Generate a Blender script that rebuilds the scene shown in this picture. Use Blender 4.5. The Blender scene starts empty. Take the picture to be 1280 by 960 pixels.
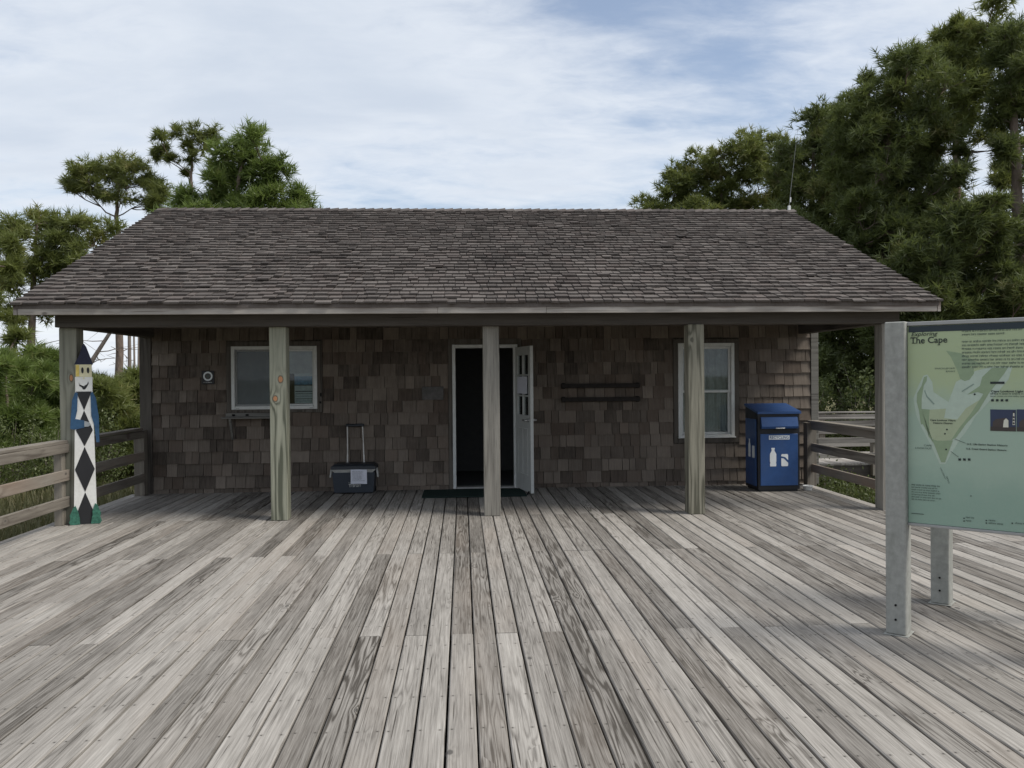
import bpy, bmesh, math, random
import numpy as np
from mathutils import Vector, Matrix
random.seed(7); rng = np.random.default_rng(11)
S = bpy.context.scene; COL = S.collection
# ------------------------------------------------------------ camera
F = 1060.0; H = 1.63; YAW = math.atan(62/F); ROLL = 0.0085; PITCH = math.atan(10/F)
_f = np.array([math.sin(YAW)*math.cos(PITCH), math.cos(YAW)*math.cos(PITCH), -math.sin(PITCH)])
_r0 = np.array([math.cos(YAW), -math.sin(YAW), 0.]); _u0 = np.cross(_r0, _f)
_r = math.cos(ROLL)*_r0 - math.sin(ROLL)*_u0; _u = math.sin(ROLL)*_r0 + math.cos(ROLL)*_u0
CAM = np.array([0, 0, H])
cd = bpy.data.cameras.new('camera'); co = bpy.data.objects.new('camera', cd); COL.objects.link(co)
co.matrix_world = Matrix(((_r[0], _u[0], -_f[0], 0), (_r[1], _u[1], -_f[1], 0), (_r[2], _u[2], -_f[2], H), (0, 0, 0, 1)))
cd.sensor_width = 36; cd.sensor_fit = 'HORIZONTAL'; cd.lens = 36*F/1280; cd.clip_end = 2000; cd.clip_start = .05
S.camera = co
def ray(x, y): return _f + _r*(x-640)/F + _u*(480-y)/F
def at_y(x, y, Y): d = ray(x, y); return CAM + d*Y/d[1]
def at_z(x, y, z): d = ray(x, y); return CAM + d*(z-H)/d[2]
# ------------------------------------------------------------ sky, sun, exposure
SUN_AZ = math.radians(112); SUN_EL = math.radians(52)
W = bpy.data.worlds.new('World'); S.world = W; W.use_nodes = True
wt = W.node_tree; wt.nodes.clear()
def wn(t, **k):
    n = wt.nodes.new(t)
    for a, b in k.items(): setattr(n, a, b)
    return n
def wl(a, b): wt.links.new(a, b)
sky = wn('ShaderNodeTexSky', sky_type='NISHITA', sun_disc=False, sun_elevation=SUN_EL, sun_rotation=SUN_AZ, air_density=1.0, dust_density=1.2, ozone_density=1.6)
tc = wn('ShaderNodeTexCoord'); sep = wn('ShaderNodeSeparateXYZ'); wl(tc.outputs['Generated'], sep.inputs[0])
def wm(op, a, b=None, c=None):
    n = wn('ShaderNodeMath', operation=op)
    for i, v in enumerate((a, b, c)):
        if v is None: continue
        if isinstance(v, (int, float)): n.inputs[i].default_value = v
        else: wl(v, n.inputs[i])
    return n.outputs[0]
zz = wm('ADD', wm('MAXIMUM', sep.outputs[2], 0.0), 0.16)
cmb = wn('ShaderNodeCombineXYZ'); wl(wm('DIVIDE', sep.outputs[0], zz), cmb.inputs[0]); wl(wm('DIVIDE', sep.outputs[1], zz), cmb.inputs[1])
def wnoise(scale, detail, rough, loc, rot, scl, dist=0.0):
    mp = wn('ShaderNodeMapping'); mp.inputs['Location'].default_value = loc; mp.inputs['Rotation'].default_value = (0, 0, rot); mp.inputs['Scale'].default_value = scl
    wl(cmb.outputs[0], mp.inputs[0])
    n = wn('ShaderNodeTexNoise'); n.inputs['Scale'].default_value = scale; n.inputs['Detail'].default_value = detail; n.inputs['Roughness'].default_value = rough; n.inputs['Distortion'].default_value = dist
    wl(mp.outputs[0], n.inputs['Vector']); return n.outputs['Fac']
c_big = wnoise(0.55, 3, .5, (5.6, .3, 0), 0.4, (1, 1.5, 1))
c_mid = wnoise(1.5, 7, .58, (2.2, 7.1, 0), 0.5, (1, 1.9, 1), .25)
c_fine = wnoise(6.5, 5, .62, (1.2, 9.4, 0), 0.55, (1, 1.7, 1), .4)
hz_ = wn('ShaderNodeMapRange', interpolation_type='SMOOTHSTEP'); wl(sep.outputs[2], hz_.inputs[0]); hz_.inputs['From Min'].default_value = .0; hz_.inputs['From Max'].default_value = .16; hz_.inputs['To Min'].default_value = .28; hz_.inputs['To Max'].default_value = 0.
cov = wm('ADD', hz_.outputs[0], wm('ADD', wm('ADD', wm('MULTIPLY', c_big, 1.0), wm('MULTIPLY', c_mid, .85)), wm('MULTIPLY', c_fine, .3)))
mr = wn('ShaderNodeMapRange', interpolation_type='SMOOTHSTEP'); wl(cov, mr.inputs[0])
mr.inputs['From Min'].default_value = .74; mr.inputs['From Max'].default_value = 1.22; mr.inputs['To Min'].default_value = .16; mr.inputs['To Max'].default_value = .96
# cloud tone: thin bright edges, slightly greyer thick middles
tone = wn('ShaderNodeMapRange', interpolation_type='SMOOTHSTEP'); wl(wm('ADD', wm('MULTIPLY', c_mid, .6), wm('MULTIPLY', c_big, .7)), tone.inputs[0])
tone.inputs['From Min'].default_value = .52; tone.inputs['From Max'].default_value = .86; tone.inputs['To Min'].default_value = 0; tone.inputs['To Max'].default_value = 1
cc = wn('ShaderNodeMix', data_type='RGBA'); wl(tone.outputs[0], cc.inputs[0])
cc.inputs[6].default_value = (6.3, 6.6, 7.0, 1); cc.inputs[7].default_value = (4.5, 5.0, 5.75, 1)
mx = wn('ShaderNodeMix', data_type='RGBA'); wl(mr.outputs[0], mx.inputs[0]); wl(sky.outputs[0], mx.inputs[6]); wl(cc.outputs[2], mx.inputs[7])
bg = wn('ShaderNodeBackground'); bg.inputs[1].default_value = 0.10; wl(mx.outputs[2], bg.inputs[0])
wo = wn('ShaderNodeOutputWorld'); wl(bg.outputs[0], wo.inputs[0])
sd = bpy.data.lights.new('sun', 'SUN'); sd.energy = 2.3; sd.angle = math.radians(22); sd.color = (1, .955, .88)
so = bpy.data.objects.new('sun', sd); COL.objects.link(so); so.location = (20, -8, 25)
_sd = Vector((math.sin(SUN_AZ)*math.cos(SUN_EL), math.cos(SUN_AZ)*math.cos(SUN_EL), math.sin(SUN_EL)))
so.rotation_euler = _sd.to_track_quat('Z', 'Y').to_euler()
S.view_settings.view_transform = 'Standard'; S.view_settings.look = 'None'; S.view_settings.gamma = 1; S.view_settings.use_curve_mapping = False
S.view_settings.exposure = 0.52
S.render.engine = 'CYCLES'; S.cycles.max_bounces = 5; S.cycles.diffuse_bounces = 3; S.cycles.glossy_bounces = 2; S.cycles.transparent_max_bounces = 8

# ------------------------------------------------------------ material kit
class NT:
    def __init__(s, name):
        s.m = bpy.data.materials.new(name); s.m.use_nodes = True; s.t = s.m.node_tree; s.t.nodes.clear()
        s.out = s.t.nodes.new('ShaderNodeOutputMaterial')
    def n(s, t, **k):
        x = s.t.nodes.new(t)
        for a, b in k.items(): setattr(x, a, b)
        return x
    def put(s, sock, v):
        if v is None: return
        if isinstance(v, bpy.types.NodeSocket): s.t.links.new(v, sock)
        elif isinstance(v, (int, float)):
            try: sock.default_value = v
            except TypeError: sock.default_value = (v,)*len(sock.default_value)
        else:
            v = tuple(v)
            if len(sock.default_value) == 4 and len(v) == 3: v += (1,)
            sock.default_value = v
    def ma(s, op, a, b=None, c=None, clamp=False):
        x = s.n('ShaderNodeMath', operation=op, use_clamp=clamp)
        for i, v in enumerate((a, b, c)): s.put(x.inputs[i], v)
        return x.outputs[0]
    def vm(s, op, a, b=None):
        x = s.n('ShaderNodeVectorMath', operation=op); s.put(x.inputs[0], a); s.put(x.inputs[1], b); return x.outputs[0]
    def mix(s, f, a, b, blend='MIX'):
        x = s.n('ShaderNodeMix', data_type='RGBA', blend_type=blend); s.put(x.inputs[0], f); s.put(x.inputs[6], a); s.put(x.inputs[7], b); return x.outputs[2]
    def noise(s, v, scale, detail=2, rough=.5, dist=0):
        x = s.n('ShaderNodeTexNoise'); s.put(x.inputs['Vector'], v); x.inputs['Scale'].default_value = scale
        x.inputs['Detail'].default_value = detail; x.inputs['Roughness'].default_value = rough; x.inputs['Distortion'].default_value = dist
        return x.outputs['Fac']
    def rng(s, v, a, b, c=0., d=1., smooth=False):
        x = s.n('ShaderNodeMapRange', interpolation_type='SMOOTHSTEP' if smooth else 'LINEAR'); s.put(x.inputs[0], v)
        for i, q in enumerate((a, b, c, d)): s.put(x.inputs[i+1], q)
        return x.outputs[0]
    def sep(s, v): x = s.n('ShaderNodeSeparateXYZ'); s.put(x.inputs[0], v); return x.outputs
    def obj(s): return s.n('ShaderNodeTexCoord').outputs['Object']
    def pos(s): return s.n('ShaderNodeNewGeometry').outputs['Position']
    def rand(s):
        a = s.n('ShaderNodeAttribute', attribute_name='rnd').outputs['Fac']; o = s.n('ShaderNodeObjectInfo').outputs['Random']
        return s.ma('FRACT', s.ma('ADD', a, o))
    def bsdf(s, col, rough=.8, bump=None, bstr=.3, bdist=.002, metal=0, spec=.3, **k):
        b = s.n('ShaderNodeBsdfPrincipled'); s.put(b.inputs['Base Color'], col); s.put(b.inputs['Roughness'], rough); s.put(b.inputs['Metallic'], metal)
        s.put(b.inputs['Specular IOR Level'], spec)
        if bump is not None:
            x = s.n('ShaderNodeBump'); x.inputs['Strength'].default_value = bstr; x.inputs['Distance'].default_value = bdist; s.put(x.inputs['Height'], bump); s.t.links.new(x.outputs[0], b.inputs['Normal'])
        for a, v in k.items(): s.put(b.inputs[a], v)
        s.t.links.new(b.outputs[0], s.out.inputs[0]); return b

def wood(name, dark, light, axis='Y', var=.5, cscale=8., contour=5., line=.5, fib=.35, patch=.4, tint=None, tintamt=.35, screws=False, knots=None, rknots=0., rough=.85, bstr=.35, crack=.5, spec=.2, stain=0., topstain=0.):
    m = NT(name); P0 = m.obj(); R = m.rand()
    P = m.vm('ADD', P0, m.vm('MULTIPLY', (71.3, 37.7, 53.9), R))
    al = {'X': 0, 'Y': 1, 'Z': 2}[axis]
    def st(k): v = [1, 1, 1]; v[al] = k; return tuple(v)
    n1 = m.noise(m.vm('MULTIPLY', P, st(.05)), cscale, 2.0, .4, .15)
    kmask = kring = None
    if knots:
        x, y, z = m.sep(P0)
        for (a, b, rx, rz) in knots:
            d = m.ma('SQRT', m.ma('ADD', m.ma('POWER', m.ma('MULTIPLY', m.ma('ADD', x, -a), 1/rx), 2.), m.ma('POWER', m.ma('MULTIPLY', m.ma('ADD', z, -b), 1/rz), 2.)))
            d = m.ma('ADD', d, m.ma('MULTIPLY', m.noise(P, 40, 2), .3)); d = m.ma('ADD', d, -.15)
            n1 = m.ma('ADD', n1, m.ma('MULTIPLY', m.ma('EXPONENT', m.ma('MULTIPLY', d, -.55)), .55))
            k = m.rng(d, .85, 1.05, 1, 0, True); q = m.ma('MULTIPLY', m.rng(d, .6, 1., 0, 1, True), m.rng(d, 1., 1.6, 1, 0, True))
            kmask = k if kmask is None else m.ma('MAXIMUM', kmask, k); kring = q if kring is None else m.ma('MAXIMUM', kring, q)
    if rknots:
        vo = m.n('ShaderNodeTexVoronoi'); m.put(vo.inputs['Vector'], m.vm('MULTIPLY', P, st(.55))); vo.inputs['Scale'].default_value = 5.; vo.inputs['Randomness'].default_value = 1
        gate = m.rng(m.sep(vo.outputs['Color'])[0], 1-rknots, 1-rknots+.02)
        n1 = m.ma('ADD', n1, m.ma('MULTIPLY', m.ma('MULTIPLY', m.ma('EXPONENT', m.ma('MULTIPLY', vo.outputs['Distance'], -9.)), .45), gate))
        rk = m.ma('MULTIPLY', m.rng(vo.outputs['Distance'], .05, .09, 1, 0, True), gate)
    w = m.ma('SINE', m.ma('MULTIPLY', n1, contour*6.283)); ln = m.ma('POWER', m.ma('ADD', m.ma('MULTIPLY', w, .5), .5), 2.2)
    fb = m.noise(m.vm('MULTIPLY', P, st(.02)), 260, 4, .65); fb2 = m.noise(m.vm('MULTIPLY', P, st(.016)), 105, 4, .65)
    pt = m.noise(m.vm('MULTIPLY', P, st(.12)), 9, 5, .65)
    amt = m.noise(m.vm('MULTIPLY', P, st(.3)), 2.2, 1); amt = m.ma('MULTIPLY', m.rng(amt, .35, .65, .15, 1.), m.ma('ADD', .3, m.ma('MULTIPLY', m.ma('POWER', m.ma('FRACT', m.ma('MULTIPLY', R, 13.7)), 1.6), 1.25)))
    ck = m.rng(m.noise(m.vm('MULTIPLY', P, st(.02)), 60, 2, .5), .67, .73)
    v = m.ma('ADD', .5, m.ma('MULTIPLY', m.ma('ADD', R, -.5), var))
    v = m.ma('ADD', v, m.ma('MULTIPLY', m.ma('ADD', fb, -.5), fib*1.3)); v = m.ma('ADD', v, m.ma('MULTIPLY', m.ma('ADD', fb2, -.5), fib*1.6))
    v = m.ma('ADD', v, m.ma('MULTIPLY', m.ma('ADD', pt, -.5), patch*2)); v = m.ma('ADD', v, m.ma('MULTIPLY', m.ma('MULTIPLY', ln, amt), -line))
    v = m.ma('ADD', v, m.ma('MULTIPLY', ck, -crack), clamp=True)
    c = m.mix(v, dark, light)
    if tint:
        R3 = m.ma('FRACT', m.ma('MULTIPLY', R, 7.31)); tm = m.ma('MULTIPLY', m.rng(R3, .55, .95), m.rng(m.noise(m.vm('MULTIPLY', P, st(.3)), 3, 2), .35, .65))
        c = m.mix(m.ma('MULTIPLY', tm, tintamt), c, tint)
    if stain:   # damp algae stain as large soft blotches on the wood itself
        sn = m.rng(m.noise(m.pos(), .55, 3, .6), .52, .7, 0, stain, True); c = m.mix(sn, c, dark)
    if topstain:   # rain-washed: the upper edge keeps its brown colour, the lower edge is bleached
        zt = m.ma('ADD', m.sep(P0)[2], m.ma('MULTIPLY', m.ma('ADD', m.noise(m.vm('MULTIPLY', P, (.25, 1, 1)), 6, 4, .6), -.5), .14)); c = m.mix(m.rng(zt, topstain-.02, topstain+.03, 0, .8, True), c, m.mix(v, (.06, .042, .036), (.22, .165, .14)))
    if knots:
        c = m.mix(m.ma('MULTIPLY', kring, .75), c, (.06, .035, .02)); c = m.mix(kmask, c, m.mix(pt, (.33, .13, .05), (.55, .30, .17)))
    if rknots: c = m.mix(m.ma('MULTIPLY', rk, .8), c, tuple(q*.55+.03 for q in dark))
    if screws:
        x, y, z = m.sep(P0); Y = m.sep(m.pos())[1]
        yy = m.ma('ADD', m.ma('FRACT', m.ma('ADD', m.ma('MULTIPLY', Y, 1/.413), m.ma('MULTIPLY', R, .03))), -.5); yy = m.ma('MULTIPLY', yy, .413)
        xx = m.ma('ADD', m.ma('ABSOLUTE', m.ma('ADD', x, m.ma('MULTIPLY', m.ma('ADD', R, -.5), .01))), -.046)
        d = m.ma('SQRT', m.ma('ADD', m.ma('MULTIPLY', xx, xx), m.ma('MULTIPLY', yy, yy)))
        c = m.mix(m.rng(d, .0038, .0058, .9, 0), c, (.02, .018, .016)); c = m.mix(m.rng(d, .006, .016, .3, 0), c, dark)
    hgt = m.ma('ADD', m.ma('MULTIPLY', fb2, .6), m.ma('ADD', m.ma('MULTIPLY', ln, -.5), m.ma('MULTIPLY', ck, -1.)))
    m.bsdf(c, rough, hgt, bstr, .003, spec=spec); return m.m

def plain(name, col, rough=.6, spec=.4, var=.12, scale=12, metal=0, bump=.0, dirt=None, dirtamt=.3):
    m = NT(name); P = m.obj(); n = m.noise(P, scale, 5, .6)
    c = m.mix(m.rng(n, .3, .7), tuple(q*(1-var) for q in col), tuple(min(1, q*(1+var)) for q in col))
    if dirt: c = m.mix(m.rng(m.noise(m.vm('MULTIPLY', P, (1, 1, .4)), scale*.4, 4, .65), .5, .75, 0, dirtamt), c, dirt)
    m.bsdf(c, m.rng(n, .3, .7, max(0, rough-.06), min(1, rough+.06)), n if bump else None, bump, .002, metal=metal, spec=spec); return m.m

M = {}
M['deck'] = wood('weathered_deck', (.072, .063, .053), (.445, .415, .375), 'Y', var=.52, cscale=17, contour=7, line=.42, fib=.66, patch=.30, tint=(.33, .275, .225), tintamt=.26, screws=True, rknots=.25, crack=.6, stain=.22)
M['post'] = wood('treated_post', (.105, .10, .075), (.41, .385, .305), 'Z', var=.15, cscale=9, contour=5., line=.7, fib=.4, patch=.25, rknots=.25, crack=.45)
M['post_knot'] = wood('knotty_post', (.105, .11, .08), (.46, .455, .355), 'Z', var=.1, cscale=9, contour=5., line=.8, fib=.4, patch=.2, knots=[(.03, 1.615, .024, .036), (-.032, 1.395, .024, .03)], crack=.3)
M['post_knot2'] = wood('corner_post_wood', (.12, .118, .09), (.40, .39, .315), 'Z', var=.1, cscale=7, contour=4.5, line=.5, fib=.25, patch=.25, knots=[(.035, 1.65, .018, .035)], crack=.3)
M['grey_post'] = wood('grey_cracked_post', (.09, .082, .07), (.41, .385, .335), 'Z', var=.1, cscale=8, contour=5, line=.6, fib=.45, patch=.35, rknots=.35, crack=.6)
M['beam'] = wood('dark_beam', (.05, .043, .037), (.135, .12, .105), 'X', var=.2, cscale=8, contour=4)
M['beamy'] = wood('dark_side_beam', (.05, .043, .037), (.135, .12, .105), 'Y', var=.2, cscale=8, contour=4)
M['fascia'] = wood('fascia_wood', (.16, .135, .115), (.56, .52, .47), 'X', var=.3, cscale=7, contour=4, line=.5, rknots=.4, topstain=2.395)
M['rail'] = wood('rail_wood', (.10, .085, .07), (.33, .30, .255), 'Y', var=.4, cscale=8, contour=4, rknots=.3, tint=(.25, .15, .10), tintamt=.6)
M['railx'] = wood('boardwalk_rail_wood', (.12, .11, .10), (.36, .34, .31), 'X', var=.4)
M['rpost'] = wood('rail_post_wood', (.10, .085, .07), (.33, .30, .25), 'Z', var=.3)
M['trim'] = wood('trim_wood', (.06, .052, .044), (.165, .148, .128), 'Z', var=.3, cscale=9)
M['trimx'] = wood('trim_wood_flat', (.06, .052, .044), (.165, .148, .128), 'X', var=.3, cscale=9)
M['shelf'] = wood('shelf_wood', (.10, .095, .085), (.26, .25, .225), 'X', var=.3)
M['walk'] = wood('boardwalk_wood', (.22, .20, .18), (.52, .49, .45), 'Y', var=.5)
M['signpost'] = plain('sign_post_paint', (.30, .30, .275), .75, .25, .16, 22, dirt=(.15, .155, .13), dirtamt=.5)
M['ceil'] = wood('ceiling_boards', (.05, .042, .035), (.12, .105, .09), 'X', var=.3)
def shingle_mat(name, dark, light, ax, var, tint, tamt):
    m = NT(name); P0 = m.obj(); R = m.rand(); P = m.vm('ADD', P0, m.vm('MULTIPLY', (71.3, 37.7, 53.9), R))
    s = (1, .05, .3) if ax == 'Y' else (1, .3, .05)
    f1 = m.noise(m.vm('MULTIPLY', P, s), 120, 3, .6); f2 = m.noise(m.vm('MULTIPLY', P, s), 28, 3, .6); pt = m.noise(m.pos(), 1.1, 4, .6); p2 = m.noise(P, 9, 3)
    v = m.ma('ADD', .5, m.ma('MULTIPLY', m.ma('ADD', R, -.5), var))
    for n_, k in ((f1, .45), (f2, .55), (pt, .7), (p2, .35)): v = m.ma('ADD', v, m.ma('MULTIPLY', m.ma('ADD', n_, -.5), k))
    c = m.mix(m.ma('MAXIMUM', m.ma('MINIMUM', v, 1.), 0.), dark, light)
    R3 = m.ma('FRACT', m.ma('MULTIPLY', R, 9.37)); c = m.mix(m.ma('MULTIPLY', m.rng(R3, .5, 1.), tamt), c, tint)
    m.bsdf(c, .85, m.ma('ADD', f1, f2), .45, .003, spec=.2); return m.m
M['roof'] = shingle_mat('roof_shingle_wood', (.035, .029, .026), (.168, .148, .134), 'Y', .5, (.115, .09, .08), .4)
M['wallsh'] = shingle_mat('wall_shingle_wood', (.040, .031, .025), (.255, .213, .175), 'Z', .55, (.115, .08, .06), .4)
M['white'] = plain('white_vinyl', (.62, .63, .61), .45, .4, .06, 20, dirt=(.40, .40, .36), dirtamt=.4)
M['doorp'] = plain('door_paint', (.50, .51, .49), .5, .4, .06, 20, dirt=(.32, .32, .29), dirtamt=.4)
M['dark'] = plain('dark_paint', (.03, .03, .032), .6); M['black'] = plain('black_metal', (.010, .010, .010), .8, .15)
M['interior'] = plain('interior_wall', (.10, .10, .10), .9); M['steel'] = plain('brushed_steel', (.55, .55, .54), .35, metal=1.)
M['mat'] = plain('door_mat_fibre', (.022, .036, .032), .95, .1, .35, 180, bump=.8)
M['blue'] = plain('blue_bin_plastic', (.022, .070, .205), .42, .45, .08, 14, dirt=(.05, .09, .2), dirtamt=.4)
M['binblack'] = plain('black_bin_frame', (.014, .015, .018), .5)
M['print'] = plain('white_print', (.72, .75, .76), .6, .3, .05); M['ink'] = plain('dark_ink', (.022, .03, .028), .7)
M['cooler'] = plain('cooler_shell', (.035, .043, .055), .5, .4, .1, 25); M['coolid'] = plain('cooler_lid_plastic', (.022, .026, .032), .5)
M['coolrim'] = plain('cooler_rim', (.50, .50, .47), .5); M['paper'] = plain('paper_sheet', (.66, .67, .74), .9, .1, .05, 30)
M['tube'] = plain('handle_tube', (.55, .54, .52), .4, metal=.6); M['bowl'] = plain('white_bowl_plastic', (.72, .72, .70), .5)
M['fig_white'] = plain('figure_white', (.74, .73, .69), .7, .25, .06, 30, dirt=(.5, .48, .42), dirtamt=.35); M['fig_black'] = plain('figure_black', (.018, .018, .02), .65)
M['fig_blue'] = plain('figure_blue', (.036, .088, .165), .7, .25, .2, 30); M['fig_navy'] = plain('figure_navy', (.026, .028, .05), .65, .25, .25, 30)
M['fig_yellow'] = plain('figure_yellow', (.68, .52, .14), .7, .25, .15, 30); M['fig_green'] = plain('figure_green', (.045, .14, .10), .75, .2, .45, 40); M['fig_grey'] = plain('figure_grey', (.30, .32, .33), .7)
M['fig_cream'] = plain('figure_cream', (.70, .64, .42), .7, .25, .12, 30)
M['alu'] = plain('sign_frame_alu', (.34, .34, .33), .5, .4, .08, metal=.4)
M['plaque'] = plain('faded_plaque', (.085, .08, .075), .6, .4, .5, 9); M['whip'] = plain('antenna_whip', (.22, .22, .21), .4, metal=.5)
M['curtain'] = plain('curtain_cloth', (.42, .43, .42), .95, .1, .15, 8); M['blind'] = plain('blind_slat', (.48, .52, .54), .7)
M['bluegoods'] = plain('blue_print', (.10, .26, .42), .7, .2, .35, 20); M['shelfpaper'] = plain('pale_print', (.48, .54, .56), .8, .2, .15, 25)
m = NT('window_glass'); fr = m.n('ShaderNodeFresnel'); fr.inputs[0].default_value = 1.5
tr = m.n('ShaderNodeBsdfTransparent'); tr.inputs[0].default_value = (.86, .9, .9, 1); gl = m.n('ShaderNodeBsdfGlossy'); gl.inputs['Roughness'].default_value = .03
ms = m.n('ShaderNodeMixShader'); m.put(ms.inputs[0], m.ma('MULTIPLY', fr.outputs[0], .9)); m.t.links.new(tr.outputs[0], ms.inputs[1]); m.t.links.new(gl.outputs[0], ms.inputs[2]); m.t.links.new(ms.outputs[0], m.out.inputs[0]); M['glass'] = m.m
def leafmat(name, a, b, c3, trans=.3):
    m = NT(name); R = m.n('ShaderNodeAttribute', attribute_name='rnd').outputs['Fac']; n = m.noise(m.pos(), .9, 3)
    col = m.mix(m.ma('ADD', m.ma('MULTIPLY', R, .6), m.ma('MULTIPLY', m.rng(n, .3, .7), .4)), a, b); col = m.mix(m.rng(R, .86, 1., 0, .75), col, c3)
    d = m.n('ShaderNodeBsdfDiffuse'); m.put(d.inputs[0], col); t = m.n('ShaderNodeBsdfTranslucent'); m.put(t.inputs[0], m.mix(.5, col, b)); g = m.n('ShaderNodeBsdfGlossy'); g.inputs['Roughness'].default_value = .5; g.inputs[0].default_value = (.5, .5, .45, 1)
    s1 = m.n('ShaderNodeMixShader'); s1.inputs[0].default_value = trans; m.t.links.new(d.outputs[0], s1.inputs[1]); m.t.links.new(t.outputs[0], s1.inputs[2])
    s2 = m.n('ShaderNodeMixShader'); s2.inputs[0].default_value = .06; m.t.links.new(s1.outputs[0], s2.inputs[1]); m.t.links.new(g.outputs[0], s2.inputs[2]); m.t.links.new(s2.outputs[0], m.out.inputs[0]); return m.m
M['needle'] = leafmat('pine_needles', (.085, .110, .028), (.23, .26, .070), (.28, .24, .09), .48)
M['needle_d'] = leafmat('deep_pine_needles', (.055, .076, .026), (.165, .20, .055), (.21, .19, .08), .46)
M['needle_y'] = leafmat('young_pine_needles', (.085, .128, .030), (.21, .28, .066), (.24, .23, .09), .48)
m = NT('insect_screen'); tr = m.n('ShaderNodeBsdfTransparent'); df = m.n('ShaderNodeBsdfDiffuse'); df.inputs[0].default_value = (.2, .21, .22, 1); ms = m.n('ShaderNodeMixShader'); ms.inputs[0].default_value = .25; m.t.links.new(tr.outputs[0], ms.inputs[1]); m.t.links.new(df.outputs[0], ms.inputs[2]); m.t.links.new(ms.outputs[0], m.out.inputs[0]); M['screen'] = m.m
M['leaf'] = leafmat('shrub_leaves', (.05, .07, .022), (.135, .165, .05), (.24, .22, .09), .4); M['grass'] = leafmat('grass_blades', (.06, .075, .025), (.17, .16, .07), (.30, .25, .14))
m = NT('pine_bark'); P = m.obj(); n = m.noise(m.vm('MULTIPLY', P, (1, 1, .25)), 14, 5, .65); vo = m.n('ShaderNodeTexVoronoi'); m.put(vo.inputs['Vector'], m.vm('MULTIPLY', P, (1, 1, .35))); vo.inputs['Scale'].default_value = 16
m.bsdf(m.mix(n, (.075, .058, .048), (.27, .21, .175)), .95, m.ma('ADD', n, vo.outputs['Distance']), .8, .02, spec=.1); M['bark'] = m.m
m = NT('dead_wood'); P = m.obj(); n = m.noise(m.vm('MULTIPLY', P, (1, 1, .2)), 12, 4, .6); m.bsdf(m.mix(n, (.12, .10, .085), (.34, .29, .255)), .95, n, .5, .01, spec=.1); M['snag'] = m.m
m = NT('sandy_grass_ground'); P = m.pos(); n = m.noise(P, .35, 6, .65); n2 = m.noise(P, 9, 5, .7)
c = m.mix(m.rng(n, .38, .62), (.055, .065, .025), (.20, .175, .105)); c = m.mix(m.rng(n2, .35, .7, 0, .6), c, (.05, .05, .022)); m.bsdf(c, 1., n2, .8, .03, spec=.05); M['ground'] = m.m
m = NT('under_deck_soil'); m.bsdf((.03, .027, .022), 1., spec=.05); M['soil'] = m.m
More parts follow.
